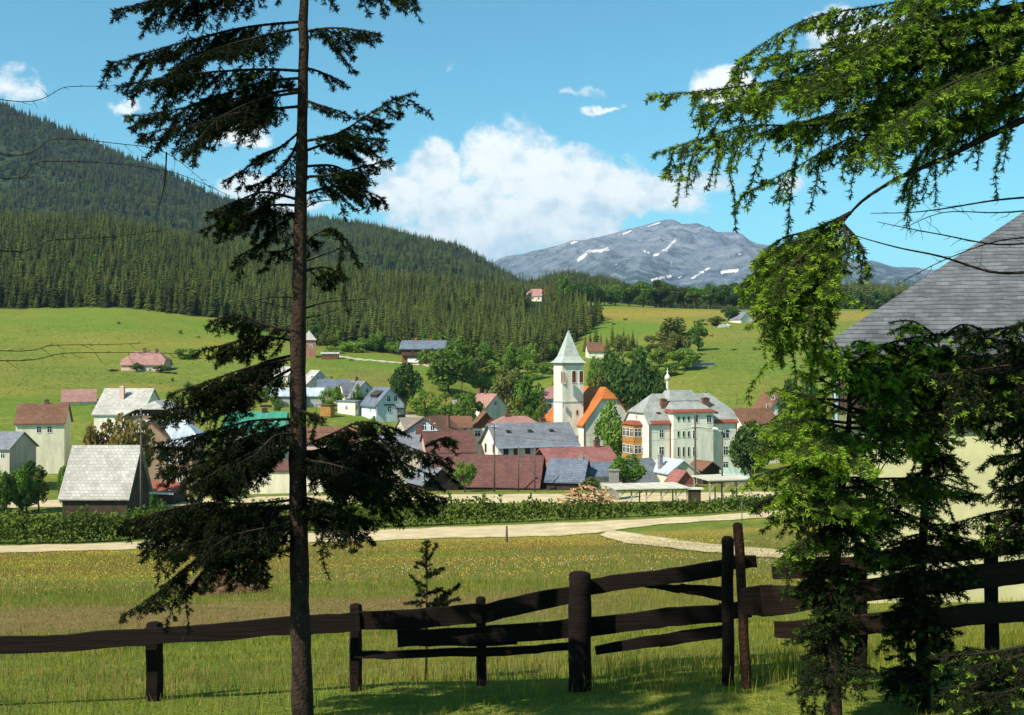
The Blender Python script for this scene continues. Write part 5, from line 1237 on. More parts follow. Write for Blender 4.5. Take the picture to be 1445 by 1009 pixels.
# heap of split logs
M_log = P('split_logs', (0.46, 0.25, 0.105), (0.22, 0.11, 0.05), 2.5, 0.9); M_logend = P('log_ends', (0.62, 0.44, 0.24), (0.5, 0.34, 0.18), 3, 0.9)
g = gY(826, 168); wp = empty('woodpile', g, 0, 'untidy heap of cut logs beside the long open shelter', 'woodpile'); r = random.Random(4)
for k in range(98):
    x_ = r.gauss(0, 3.3); hmax = max(.4, 3.6 * math.exp(-(x_ / 4.6) ** 2)); p = Vector((x_, r.uniform(-1.2, 1.2), r.uniform(.1, 1) * hmax))
    d = Vector((r.gauss(.5, .7), r.gauss(-.5, .6), r.gauss(0, .35))).normalized() * r.uniform(.5, 1.0); rad_ = r.uniform(.09, .17)
    q = MB(); q.tube([p - d, p + d], rad_, 7, caps=False); c_ = d.normalized()
    q.build('log', M_log, wp)
    a_ = c_.cross(Vector((0, 0, 1))).normalized(); b_ = c_.cross(a_)
    for sgn in (-1, 1):
        q.poly([p + d * sgn * 1.001 + a_ * (rad_ * math.cos(t_ * .8976)) + b_ * (rad_ * math.sin(t_ * .8976)) for t_ in range(7)][::sgn], mi=1)
    ob = wp.children[-1]; bpy.data.objects.remove(ob); q.build('log', [M_log, M_logend], wp)
# stacked boards by the left village houses
g = gY(460, 301); ts = empty('timber_stack', g, R(-25), 'orange brown stack of sawn boards under a little roof near the ice blue house', 'timber stack')
q = MB(); r = random.Random(8)
for lz in range(9): q.box((0.6 + r.uniform(-.1, .1), 0, .2 + lz * .3), (3.2 + r.uniform(-.2, .2), 2.2, .24))
q.build('boards', W_orange, ts); q = MB(); q.box((-0.2, 0, 3.1), (4.8, 3.0, .12)); q.build('roof', W_wood, ts)
for (x_, y_) in ((-2.3, -1.2), (-2.3, 1.2)): q = MB(); q.box((x_, y_, 1.4), (.14, .14, 3.3)); q.build('post', W_wood, ts)
# low trough and stones on the right meadow, red cow
g = gY(992, 415); q = empty('hay_rack', g, R(8), 'low roofed hay rack lying on the lower part of the right meadow', 'hay rack')
m_ = MB(); m_.box((0, 0, 1.5), (9, 2.4, .25)); m_.build('roof', R_grey, q); m_ = MB(); m_.box((0, .2, .6), (8.4, 1.6, 1.3)); m_.build('rack', W_stone, q)
def rock(px, Y, s, label):
    import bmesh
    bm = bmesh.new(); bmesh.ops.create_icosphere(bm, subdivisions=3, radius=s); r = random.Random(int(px))
    for v in bm.verts:
        n = v.co.normalized(); v.co *= 1 + .22 * math.sin(n.x * 5 + px) * math.sin(n.y * 4 + 1) + .12 * math.sin(n.z * 9 + px * 2); v.co.z *= .75
    me = bpy.data.meshes.new('rock'); bm.to_mesh(me); bm.free(); me.materials.append(W_stone); o = link_mesh('rock', me); o.location = gY(px, Y); tag(o, label, 'rock')
rock(1019, 575, 2.2, 'grey boulder left of the white farmhouse on the crest'); rock(1027, 577, 1.8, 'smaller grey boulder beside the one near the white farmhouse')
# garden fence beyond the lane
gf = empty('garden_fence', gp(600, 590, 255, 345), 0, 'weathered picket fence behind the lane above the blue gabled house', 'fence')
pt = [gp(x_, np.interp(x_, [560, 700], [584, 600]), 255, 345) - gf.location for x_ in np.linspace(560, 690, 34)]
for p in pt: q = MB(); q.box((p.x, p.y, p.z + .65), (.16, .08, 1.5)); q.build('picket', M_pole, gf)
for dz in (.4, 1.0):
    q = MB()
    for a_, b_ in zip(pt[:-1], pt[1:]): q.bar(a_ + Vector((0, .08, dz)), b_ + Vector((0, .08, dz)), .06, .1)
    q.build('rail', M_pole, gf)
# short posts of the wire fence before the village
for k, x_ in enumerate(np.linspace(560, 860, 19)):
    g = gp(x_, 690.5 + .6 * math.sin(k), 180, 215); q = MB(); q.tube([(0, 0, -.3), (.03 * math.sin(k), 0, 1.1)], [.07, .06], 6); o = q.build('fence_post', M_pole); o.location = g
    tag(o, 'short weathered post in the row between the village and the upper road', 'post', 'short fence posts beside the upper road')
# cow
import bmesh
def skin_body(name, verts, edges, rad, mat, root=0, sub=2):
    me = bpy.data.meshes.new(name); me.from_pydata(verts, edges, []); o = link_mesh(name, me); me.materials.append(mat)
    md = o.modifiers.new('skin', 'SKIN'); md.use_smooth_shade = True
    for v, r_ in zip(me.skin_vertices[0].data, rad): v.radius = (r_, r_)
    me.skin_vertices[0].data[root].use_root = True
    o.modifiers.new('sub', 'SUBSURF').levels = sub; o.modifiers['sub'].render_levels = sub
    return o
cv = [(0, 0, 1.05), (.7, 0, 1.1), (1.0, 0, 1.25), (1.35, 0, 1.5), (1.7, 0, 1.35), (-.65, 0, 1.1), (-.85, 0, 1.15), (-.98, 0, .6),
      (.72, .2, .75), (.72, .2, .4), (.74, .2, .02), (.72, -.2, .75), (.75, -.2, .4), (.77, -.2, .02), (-.7, .2, .75), (-.78, .2, .42), (-.72, .2, .02), (-.7, -.2, .75), (-.8, -.2, .42), (-.74, -.2, .02)]
ce = [(0, 1), (1, 2), (2, 3), (3, 4), (0, 5), (5, 6), (6, 7), (1, 8), (8, 9), (9, 10), (1, 11), (11, 12), (12, 13), (5, 14), (14, 15), (15, 16), (5, 17), (17, 18), (18, 19)]
o = skin_body('cow', cv, ce, [.42, .38, .24, .19, .12, .36, .1, .05, .13, .08, .07, .13, .08, .07, .15, .085, .07, .15, .085, .07], P('red_hide', (.34, .075, .03), (.25, .055, .02), 1, .8))
o.location = gY(1003, 520); o.rotation_euler = (0, 0, R(15)); o.scale = (1.0, 1.0, 1.0); tag(o, 'reddish brown cow standing on the right meadow', 'cow')
# ------------------------------------------------------------------ spruces close by: every twig carries needles
M_fbark = P('spruce_bark', (0.072, 0.041, 0.025), (0.030, 0.018, 0.012), 14, 0.95, 0.9, 45)
M_twig = P('twig_bark', (0.030, 0.021, 0.013), (0.016, 0.011, 0.008), 10, 0.9)
M_need = P('shaded_needles', (0.016, 0.025, 0.008), (0.009, 0.014, 0.005), 3, 0.85, trans=0.10, spec=0.05)  # foreground shade put into a near-black needle colour
M_needL = P('lit_needles', (0.085, 0.140, 0.020), (0.045, 0.078, 0.012), 2.2, 0.7, trans=0.3, spec=0.12)  # brighter copy of the needles, sunlight put into the colour
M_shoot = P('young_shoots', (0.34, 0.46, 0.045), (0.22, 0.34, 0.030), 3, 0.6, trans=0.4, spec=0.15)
def resample(pts, step):
    pts = [Vector(p) for p in pts]
    # Catmull-Rom smoothing
    out = []
    for k in range(len(pts) - 1):
        p0 = pts[max(k - 1, 0)]; p1, p2 = pts[k], pts[k + 1]; p3 = pts[min(k + 2, len(pts) - 1)]
        n = max(2, int((p2 - p1).length / step))
        for j in range(n):
            t_ = j / n
            out.append(0.5 * ((2 * p1) + (p2 - p0) * t_ + (2 * p0 - 5 * p1 + 4 * p2 - p3) * t_**2 + (3 * p1 - p0 - 3 * p2 + p3) * t_**3))
    out.append(pts[-1]); return out
UP = Vector((0, 0, 1))
def grow(path, r, lat, droop, t0=0.12, gap=0.042, green=0.0, flat=1.0, r0=0.012):
    """twig segments of one bough: list of (p, q, radius, young)"""
    P_ = resample(path, gap); n = len(P_); segs = []; ph_ = r.uniform(0, 6.28, 3)
    for i in range(n - 1):
        t_ = i / (n - 1)
        segs.append((P_[i], P_[i + 1], r0 * (1 - t_) + 0.0022, t_ > 0.93))
        if t_ < t0: continue
        ax = (P_[i + 1] - P_[i]).normalized(); sd = ax.cross(UP)
        sd = sd.normalized() if sd.length > 0.15 else Vector((r.normal(), r.normal(), 0)).normalized()
        prof = min(1.0, 0.45 + (t_ - t0) * 3.0) * (1.0 - t_) ** 0.62 + 0.10
        for side in (-1, 1):
            if r.random() < 0.12: continue
            L = lat * prof * r.uniform(0.45, 1.2) * max(.3, 1 + .45 * math.sin(i * .33 + ph_[0] + side) + .25 * math.sin(i * .81 + ph_[1]))
            d = (ax * r.uniform(.55, .95) + sd * side * r.uniform(.55, .95) * flat + UP * (-droop * r.uniform(.25, 1.1) + r.normal(0, .10))).normalized()
            m = max(2, int(L / 0.035)); p = P_[i]; ls = L / m
            for k in range(m):
                d = (d + UP * (-droop * 0.11 * r.uniform(.4, 1.3)) + Vector(r.normal(0, .07, 3))).normalized()
                if k > m * .6: d = (d + UP * 0.07).normalized()
                q = p + d * ls
                segs.append((p, q, 0.0032 * (1 - k / m) + 0.0014, k >= m - 1))
                if k >= 1 and k < m and L > 0.07:
                    s2 = d.cross(UP); s2 = s2.normalized() if s2.length > .1 else sd
                    for sg in (-1, 1):
                        if r.random() < 0.30: continue
                        l2 = min(0.13, 0.42 * (L - k * ls) + 0.02) * r.uniform(.6, 1.2)
                        d2 = (d * .8 + s2 * sg * .75 + UP * (-droop * .5 * r.uniform(0, 1.2)) + Vector(r.normal(0, .12, 3))).normalized()
                        mid = p + d2 * l2 * .55; segs.append((p, mid, .0016, False))
                        segs.append((mid, mid + (d2 + UP * -.12).normalized() * l2 * .45, .0013, True))
                p = q
    return segs
def stems_mesh(segs, mat, parent, name='branch'):
    A = np.array([s_[0] for s_ in segs]); B = np.array([s_[1] for s_ in segs]); rad = np.array([s_[2] for s_ in segs])[:, None]
    D = B - A; D /= np.maximum(np.linalg.norm(D, axis=1, keepdims=True), 1e-9)
    S = np.cross(D, np.array([0.31, 0.77, 0.55])); S /= np.maximum(np.linalg.norm(S, axis=1, keepdims=True), 1e-9); T_ = np.cross(D, S)
    ring = []
    for k in range(3):
        c, s_ = math.cos(2.094 * k), math.sin(2.094 * k); ring.append((S * c + T_ * s_) * rad)
    V_ = np.stack([A + ring[0], A + ring[1], A + ring[2], B + ring[0] * .8, B + ring[1] * .8, B + ring[2] * .8], 1).reshape(-1, 3)
    b_ = np.arange(len(A)) * 6
    Fq = np.concatenate([np.stack([b_ + i, b_ + j, b_ + 3 + j, b_ + 3 + i], -1) for i, j in ((0, 1), (1, 2), (2, 0))])
    return mesh_np(name, V_, Fq, mat, parent, smooth=True)
def needles_mesh(segs, r, mats, parent, dens=250, length=0.0185, wid=0.0019, shoot=0.5, keep=1.0):
    A = np.array([s_[0] for s_ in segs]); B = np.array([s_[1] for s_ in segs]); yg = np.array([s_[3] for s_ in segs]); rad = np.array([s_[2] for s_ in segs])
    ln = np.linalg.norm(B - A, axis=1); k = rad < 0.0085
    A, B, yg, ln = A[k], B[k], yg[k], ln[k]
    cnt = r.poisson(ln * dens * 1.65 * np.where(yg, 1.25, 1.0)); idx = np.repeat(np.arange(len(A)), cnt); n = len(idx)
    u = r.random(n)[:, None]; base = A[idx] * (1 - u) + B[idx] * u
    D = (B - A)[idx]; D /= np.maximum(np.linalg.norm(D, axis=1, keepdims=True), 1e-9)
    W = r.normal(size=(n, 3)); W[:, 2] += 0.35; big_ = np.where(yg[idx], 1.45, 1.0); W -= D * (W * D).sum(1, keepdims=True); W /= np.maximum(np.linalg.norm(W, axis=1, keepdims=True), 1e-9)
    d = D * 0.62 + W * 0.8; L = (length * r.uniform(.7, 1.2, n) * big_)[:, None]
    S = np.cross(d, r.normal(size=(n, 3))); S /= np.maximum(np.linalg.norm(S, axis=1, keepdims=True), 1e-9); S = S * (wid * big_)[:, None]
    tip = base + d * L
    V_ = np.stack([base - S, base + S, tip + S * .55, tip - S * .55], 1).reshape(-1, 3)
    mi = (yg[idx] & (r.random(len(A)) < shoot)[idx]).astype(int) if len(mats) > 1 else None
    return mesh_np('needles', V_, np.arange(n * 4).reshape(-1, 4), mats, parent, midx=mi)
def bough(root, path, r, lat, droop, mats, bare=False, **kw):
    """path in world space -> a 'branch' part with its needles"""
    o = Vector(root.location); path = [Vector(p) - o for p in path]
    sh = kw.pop('shoot', 0.5); dens = kw.pop('dens', 250)
    if bare:
        P_ = resample(path, .06); n = len(P_); r0 = kw.get('r0', .012)
        segs = [(P_[i], P_[i + 1], r0 * (1 - i / n) + .0016, False) for i in range(n - 1)]
        for i in range(3, n - 1):
            if r.random() < .5:
                d = ((P_[i + 1] - P_[i]).normalized() + Vector(r.normal(0, .6, 3)) + UP * -.3).normalized(); p = P_[i]; L = r.uniform(.05, .22) * (1 - .5 * i / n)
                for k in range(3): q = p + (d + Vector(r.normal(0, .15, 3))).normalized() * L / 3; segs.append((p, q, .0022 - .0005 * k, False)); p = q
        return stems_mesh(segs, M_twig, root)
    hang = kw.pop('hang', 0)
    segs = grow(path, r, lat, droop, **kw)
    if hang:
        P_ = resample(path, .055); n = len(P_)
        for i in range(int(n * .15), n - 1):
            if r.random() > hang: continue
            ax = (P_[i + 1] - P_[i]).normalized(); sd = ax.cross(UP).normalized() if ax.cross(UP).length > .1 else Vector((1, 0, 0)); p = P_[i]; off_ = (ax * r.uniform(.1, .5) + sd * r.normal(0, .5)) * .16
            L = min(.55, r.gamma(2.2, .085)) * (1.1 - .5 * i / n)
            e1 = p + off_ * .6 - UP * L * .30; e2 = p + off_ - UP * L * .75 + Vector(r.normal(0, .015, 3)); e3 = p + off_ * 1.05 - UP * L + ax * .02
            segs += [(a_, b2, min(c_, .0026), y_) for a_, b2, c_, y_ in grow([p, e1, e2, e3], r, r.uniform(.05, .085), .45, t0=.05, gap=.032)]
    b_ = stems_mesh(segs, M_twig, root); needles_mesh(segs, r, mats, b_, shoot=sh, dens=dens)
    return b_
def trunk(root, pts, radii):
    o = Vector(root.location); P_ = resample(pts, .12); n = len(P_); q = MB(); rr2 = random.Random(3)
    ks = np.interp(np.linspace(0, 1, n), np.linspace(0, 1, len(radii)), radii)
    q.tube([p - o + Vector((rr2.gauss(0, .002), rr2.gauss(0, .002), 0)) for p in P_], [k_ * (1 + .05 * math.sin(i * 1.9) + rr2.gauss(0, .02)) for i, k_ in enumerate(ks)], 14)
    return q.build('trunk', M_fbark, root, smooth=True)
def pth(pts, Y0, dY):
    n = len(pts) - 1
    return [at(x_, y_, Y0 + dY * (k / n)) for k, (x_, y_) in enumerate(pts)]

# ---- the dark spruce left of centre
YL = 8.0; g = gY(428, YL)
ls = empty('spruce_tree', g, 0, 'tall slim dark spruce standing in front of the plank fence on the left', 'tree')
trunk(ls, [g - Vector((0, 0, .2)), at(425, 918, YL), at(421, 700, YL), at(421, 500, YL), at(424, 300, YL), at(428, 95, YL), at(430, -60, YL)], [.078, .070, .062, .056, .046, .036, .030])
r = np.random.default_rng(41)
LB = [  # path, depth change at the tip, side twig length, droop
 ([(425, 100), (360, 94), (290, 98), (225, 112), (165, 122)], -.3, .34, .75), ([(424, 125), (350, 135), (280, 148), (215, 158), (178, 168)], .35, .34, .8),
 ([(424, 150), (360, 160), (310, 170), (270, 215)], -.5, .28, .8), ([(424, 110), (380, 115), (330, 125), (280, 145)], .5, .3, .6),
 ([(423, 185), (395, 205), (365, 225), (350, 240), (310, 252)], -.2, .16, .5), ([(422, 195), (400, 230), (372, 258), (356, 266)], .3, .18, .6),
 ([(421, 282), (380, 274), (340, 280), (295, 296)], -.3, .30, .75), ([(421, 290), (385, 290), (345, 305), (300, 322)], .35, .30, .9), ([(421, 300), (390, 320), (360, 345), (334, 362)], -.1, .24, .8),
 ([(421, 345), (400, 352), (385, 362)], .2, .14, .6),
 ([(421, 470), (375, 458), (330, 450), (292, 452)], -.2, .27, .8), ([(421, 482), (370, 480), (320, 492), (285, 500)], .3, .27, .8),
 ([(421, 505), (360, 515), (290, 538), (232, 560)], -.35, .31, .8), ([(421, 515), (360, 540), (290, 562), (212, 584)], .2, .30, .75), ([(421, 500), (380, 512), (335, 525), (300, 545)], .5, .28, .9),
 ([(421, 592), (350, 592), (285, 606), (222, 622)], -.3, .34, .8), ([(421, 606), (350, 622), (290, 645), (240, 668)], .35, .34, .9), ([(421, 622), (365, 645), (310, 668), (265, 688)], -.1, .30, .9), ([(421, 600), (385, 605), (345, 618), (310, 640)], .6, .30, .9),
 ([(421, 705), (350, 708), (270, 715), (178, 738)], -.35, .38, .7), ([(421, 715), (350, 730), (270, 745), (200, 768)], .3, .38, .8), ([(421, 725), (360, 740), (300, 752), (250, 780)], .6, .34, .9),
 ([(421, 730), (335, 762), (265, 800), (222, 838), (168, 874)], -.2, .28, .7), ([(421, 742), (385, 775), (345, 800), (318, 822)], .1, .20, .8), ([(421, 738), (375, 760), (365, 790), (372, 824)], -.4, .2, .7),
 ([(428, 95), (455, 98), (485, 110)], .2, .14, .7), ([(427, 140), (455, 150), (482, 165)], -.2, .18, .7),
 ([(427, 200), (470, 188), (520, 165), (552, 145), (581, 134)], -.3, .28, .55), ([(426, 215), (470, 205), (515, 195), (545, 205)], .35, .28, .8), ([(426, 250), (470, 240), (520, 232), (556, 226)], -.1, .27, .8),
 ([(425, 275), (470, 262), (510, 262), (542, 285)], .25, .26, .85), ([(426, 235), (465, 232), (500, 240), (525, 258)], .6, .26, .9),
 ([(424, 345), (450, 332), (475, 330), (500, 346)], -.1, .13, .5), ([(423, 385), (450, 376), (475, 382), (492, 400)], .1, .17, .8), ([(424, 325), (440, 330), (452, 345)], .3, .12, .7),
 ([(422, 632), (470, 612), (515, 592), (560, 602)], -.3, .30, .7), ([(422, 642), (480, 630), (540, 625), (600, 640), (640, 656)], .1, .34, .75), ([(422, 650), (480, 665), (550, 682), (625, 704)], -.25, .34, .75), ([(422, 640), (470, 640), (520, 655), (560, 680)], .55, .32, .85),
 ([(600, 630), (620, 612), (642, 622)], .1, .14, .5), ([(422, 720), (460, 716), (500, 722), (545, 742)], .2, .30, .7), ([(422, 700), (450, 705), (480, 720)], -.4, .26, .8), ([(422, 580), (440, 582), (462, 590)], -.2, .14, .6),
 ([(430, -40), (350, -30), (250, -10), (160, 20)], -.2, .36, .75), ([(430, -20), (500, -25), (580, -5)], .2, .34, .7), ([(429, 30), (340, 40), (240, 60), (150, 85)], .3, .36, .8), ([(429, 45), (480, 40), (540, 52)], -.2, .28, .7)]
for (pts, dY, lat, dr) in LB:
    pts = [(x_ + (r.uniform(-7, 7) if k_ else 0), y_ + (r.uniform(-7, 7) if k_ else 0)) for k_, (x_, y_) in enumerate(pts)]
    bough(ls, pth(pts, YL, dY), r, lat * 1.05, dr * 1.1, [M_need, M_needL], shoot=0.06, gap=.036, dens=290, hang=.22)
    if lat >= .25 and pts[0][1] > 560 or lat >= .29 and r.random() < .35:      # a lesser bough beside each main one
        sx = r.uniform(-6, 6); ln_ = r.uniform(.68, .95); x0_, y0_ = pts[0]
        p2 = [(x0_ + (x_ - x0_) * ln_, y0_ + (y_ - y0_) * ln_ + 16 * k_ / len(pts) * r.uniform(.4, 1.6)) for k_, (x_, y_) in enumerate(pts)]
        bough(ls, pth([(x_, y_ + r.uniform(3, 16)) for x_, y_ in p2], YL, -dY + r.uniform(-.25, .25)), r, lat * .8, dr * 1.2, [M_need, M_needL], shoot=0.05, gap=.040, dens=270, hang=.3)
for (pts, r0) in (([(421, 442), (395, 432), (365, 425)], .006), ([(424, 438), (455, 427), (490, 424), (520, 422)], .007), ([(424, 450), (455, 444), (480, 434)], .005), ([(424, 372), (450, 362), (482, 350)], .006), ([(421, 420), (380, 420), (340, 430)], .005), ([(418, 790), (390, 780), (355, 785), (320, 800)], .006), ([(425, 300), (445, 285), (480, 282)], .005)):
    bough(ls, pth(pts, YL, .1), r, 0, 0, None, bare=True, r0=r0)

# ---- spruces beyond the left edge of the view: their dead twigs reach in, their crowns shade this corner
def side_spruce(x, y, h, rad, seed, label):
    z = Hs(x, y); root = empty('spruce_tree', (x, y, z), 0, label, 'tree'); rr3 = np.random.default_rng(seed)
    trunk(root, [Vector((x, y, z - .2)), Vector((x + .05, y, z + h * .5)), Vector((x, y, z + h))], [.17, .11, .02])
    segs = []
    for L in range(26):
        f_ = L / 25; zz_ = z + h * (.16 + .80 * f_)
        for k in range(7 if f_ < .7 else 5):
            a_ = rr3.uniform(0, 6.28); Rb = rad * (1 - f_) ** .8 * rr3.uniform(.8, 1.1) + .2; d = Vector((math.cos(a_), math.sin(a_), 0))
            p = Vector((x, y, zz_)); segs += grow([p, p + d * Rb * .5 + UP * .05, p + d * Rb - UP * Rb * .3], rr3, .42 * min(1, Rb), .7, gap=.16)
    o = Vector(root.location); segs = [(a_ - o, b_ - o, c_, e_) for a_, b_, c_, e_ in segs]
    b_ = stems_mesh(segs, M_twig, root, 'crown'); needles_mesh(segs, rr3, [M_need], b_, dens=40, length=.05, wid=.012)
    return root
sl_ = side_spruce(-4.9, 3.4, 11.0, 1.5, 5, 'spruce at the left edge whose dead branches reach over the view')
for (pts, r0) in (([(-60, 205), (80, 196), (160, 202), (235, 216), (300, 268)], .011), ([(-60, 240), (60, 228), (160, 231), (250, 245), (325, 277)], .010), ([(-60, 345), (80, 338), (170, 333), (240, 323)], .014), ([(-60, 490), (80, 487), (150, 486), (205, 484)], .010), ([(-60, 505), (100, 498), (220, 498), (290, 502)], .009), ([(235, 215), (232, 260), (222, 300)], .005), ([(-60, 125), (100, 122), (160, 121), (215, 120)], .010)):
    bough(sl_, ([Vector((-4.88, 3.4, (CY - pts[0][1]) / F * 7.0 + .35))] if pts[0][0] < 0 else []) + pth(pts, 7.0, .6), r, 0, 0, None, bare=True, r0=r0)

# ---- spruce at the right edge: hanging branches across the sky
YR = 6.8; g = gY(1492, YR)
rs_ = empty('spruce_tree', g, 0, 'spruce at the right edge with long lit branches hanging across the sky', 'tree')
trunk(rs_, [g - Vector((0, 0, .2)), at(1490, 700, YR), at(1488, 300, YR), at(1492, -80, YR)], [.105, .092, .075, .055])
r = np.random.default_rng(52); RM = [M_needL, M_shoot]
RB = [([(1408, 50), (1290, 78), (1160, 100), (1040, 122), (915, 150)], -.5, .36, .75), ([(1408, 105), (1290, 140), (1160, 165), (1050, 190), (935, 222)], -.2, .38, .85), ([(1410, 10), (1290, 40), (1180, 80), (1080, 135), (990, 180)], .4, .40, .8),
      ([(1408, 130), (1300, 170), (1200, 205), (1120, 235), (1045, 265)], .2, .36, .95), ([(1408, 80), (1330, 120), (1265, 165), (1210, 215)], -.6, .38, .9), ([(1408, 150), (1345, 185), (1295, 235), (1275, 265)], .3, .32, .9), ([(1412, -40), (1270, -10), (1140, 40), (1040, 95)], .1, .40, .75),
      ([(1412, -60), (1330, -20), (1260, 40), (1200, 110)], -.5, .42, .8), ([(1408, 60), (1350, 90), (1300, 130), (1240, 145)], .5, .40, .8), ([(1408, 30), (1260, 55), (1130, 110), (1060, 150)], -.7, .36, .8),
      ([(1060, 190), (1030, 245), (1036, 285), (1038, 325)], 0, .12, .5), ([(990, 190), (975, 235), (968, 285)], 0, .11, .5), ([(1130, 200), (1115, 270), (1112, 330), (1100, 380)], 0, .13, .5), ([(1020, 210), (1000, 245), (995, 272)], .1, .1, .5), ([(1080, 215), (1060, 250), (1055, 280)], .2, .11, .5), ([(1160, 215), (1150, 265), (1140, 315)], -.2, .12, .5),
      ([(1408, 62), (1300, 70), (1160, 88), (1032, 108)], .2, .34, .6), ([(1408, 92), (1300, 106), (1130, 128), (985, 146)], -.6, .34, .6), ([(1408, 20), (1300, 42), (1180, 64), (1075, 88)], -.3, .36, .6), ([(1408, 112), (1330, 128), (1230, 150), (1120, 170)], .7, .34, .7),
      ([(1408, 60), (1460, 85), (1540, 120)], -.2, .36, .7), ([(1408, 130), (1470, 170), (1530, 215)], .1, .34, .8), ([(1411, -30), (1480, 0), (1560, 50)], .1, .4, .8)]
out = lambda pts: [(1488 if x_ >= 1408 and k_ == 0 else x_, y_ - (14 if k_ == 0 else 0)) for k_, (x_, y_) in enumerate(pts)]
for (pts, dY, lat, dr) in RB:
    pts = out(pts)
    wav = [(x_, y_ + (r.uniform(-14, 14) if k_ else 0)) for k_, (x_, y_) in enumerate(pts)]
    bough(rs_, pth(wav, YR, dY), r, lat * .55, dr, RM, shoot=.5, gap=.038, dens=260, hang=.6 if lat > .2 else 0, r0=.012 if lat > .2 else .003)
    if lat >= .3:
        for rep in range(1):
            sh_ = r.uniform(-16, 20); ln_ = r.uniform(.55, .9); x0_, y0_ = pts[0]
            bough(rs_, pth([(x0_ + (x_ - x0_) * ln_, y0_ + (y_ - y0_) * ln_ + sh_ * min(1, k_)) for k_, (x_, y_) in enumerate(pts)], YR, dY + r.uniform(-.7, .7)), r, lat * .5, dr * .8, RM, shoot=.5, gap=.044, dens=240, hang=.55)
limb = [(1488, 150), (1409, 185), (1328, 225), (1270, 250), (1215, 285), (1175, 330), (1138, 358)]
bough(rs_, pth(limb, YR, -.3), r, 0, 0, None, bare=True, r0=.030)
HB_ = [([(1200, 300), (1150, 325), (1100, 340), (1062, 372)], .26, .5), ([(1185, 320), (1140, 350), (1100, 375), (1052, 398)], .28, .6), ([(1170, 335), (1130, 375), (1095, 410), (1075, 440)], .24, .6), ([(1150, 350), (1125, 400), (1108, 450), (1112, 495)], .2, .5), ([(1180, 330), (1178, 380), (1170, 425), (1162, 468)], .2, .5),
       ([(1165, 340), (1150, 380), (1140, 430), (1136, 470)], .22, .5), ([(1190, 318), (1205, 345), (1200, 372)], .16, .6), ([(1160, 340), (1120, 360), (1090, 395), (1085, 430)], .24, .6), ([(1140, 355), (1100, 400), (1085, 450), (1095, 480)], .18, .5)]
for (pts, lat, dr) in HB_:
    for rep in range(2):
        jx, jy = r.uniform(-10, 10), r.uniform(-8, 8)
        bough(rs_, pth([(x_ + jx * min(1, k_), y_ + jy * min(1, k_)) for k_, (x_, y_) in enumerate(pts)], YR - .3, r.uniform(-.35, .35)), r, lat, dr, RM, shoot=.6, t0=.05, gap=.042, dens=250, hang=.4)
for (pts, r0) in (([(1409, 282), (1328, 295), (1280, 300), (1228, 301)], .008), ([(1409, 385), (1328, 362), (1270, 350), (1215, 335), (1165, 318)], .011), ([(1409, 345), (1328, 331), (1280, 322), (1238, 313)], .007), ([(1409, 340), (1330, 368), (1265, 402)], .005), ([(1409, 300), (1330, 300), (1270, 325)], .005)):
    bough(rs_, pth([(1488, pts[0][1] - 6)] + pts, YR, -.1), r, 0, 0, None, bare=True, r0=r0)

# ---- bushy young spruce at the right end of the fence
YS_ = 7.4; g = gY(1178, YS_)
ys_ = empty('spruce_tree', g, 0, 'bushy young spruce with bright green shoots in front of the right fence planks', 'tree')
trunk(ys_, [g - Vector((0, 0, .2)), at(1176, 850, YS_), at(1186, 700, YS_), at(1200, 580, YS_), at(1190, 500, YS_)], [.055, .048, .036, .022, .006])
r = np.random.default_rng(63)
TIPS = [(1150, 487, .2, -.1), (1122, 522, .2, .1), (1090, 548, .24, -.3), (1092, 590, .28, .3), (1062, 640, .3, -.3), (1056, 676, .3, .2), (1066, 712, .28, -.1), (1088, 740, .26, .4), (1084, 612, .28, -.6), (1100, 690, .3, -.7), (1120, 640, .3, -.9), (1118, 780, .26, -.4), (1098, 790, .2, .2),
        (1240, 490, .2, .1), (1262, 515, .26, -.3), (1330, 470, .2, .2), (1318, 520, .3, -.2), (1335, 560, .3, .3), (1290, 575, .3, -.6), (1325, 612, .26, .1), (1275, 712, .2, -.6), (1250, 740, .26, .4), (1325, 745, .26, .2), (1300, 800, .26, -.3), (1240, 800, .24, -.7), (1335, 830, .24, .3), (1270, 850, .22, .2), (1310, 880, .2, -.2), (1120, 850, .14, .2), (1230, 870, .2, -.4),
        (1160, 640, .3, -1.0), (1210, 660, .3, -1.0), (1190, 720, .3, -1.0), (1150, 720, .3, -.8), (1380, 600, .3, 0), (1385, 700, .3, .2), (1375, 800, .26, 0), (1395, 520, .28, -.1)]
for (tx_, ty_, lat, dY) in TIPS:
    fx_ = np.interp(ty_, [480, 580, 700, 850], [1190, 1200, 1186, 1176]); up_ = 40 if ty_ < 560 else -18
    ry = ty_ + up_ + r.uniform(-8, 8); rx = np.interp(ry, [500, 580, 700, 850], [1190, 1200, 1186, 1176]); mx, my = rx + (tx_ - rx) * .55, ry + (ty_ - ry) * .35 - 10
    lit = tx_ < 1215 and ty_ < 700  # left and upper tips take the sunlit needle colour
    if ty_ > 790: continue
    bough(ys_, pth([(rx, ry), (mx, my), (tx_, ty_)], YS_, dY), r, lat, .55, RM if lit or r.random() < .45 else [M_need, M_shoot], shoot=.85 if lit else .35, t0=.1)
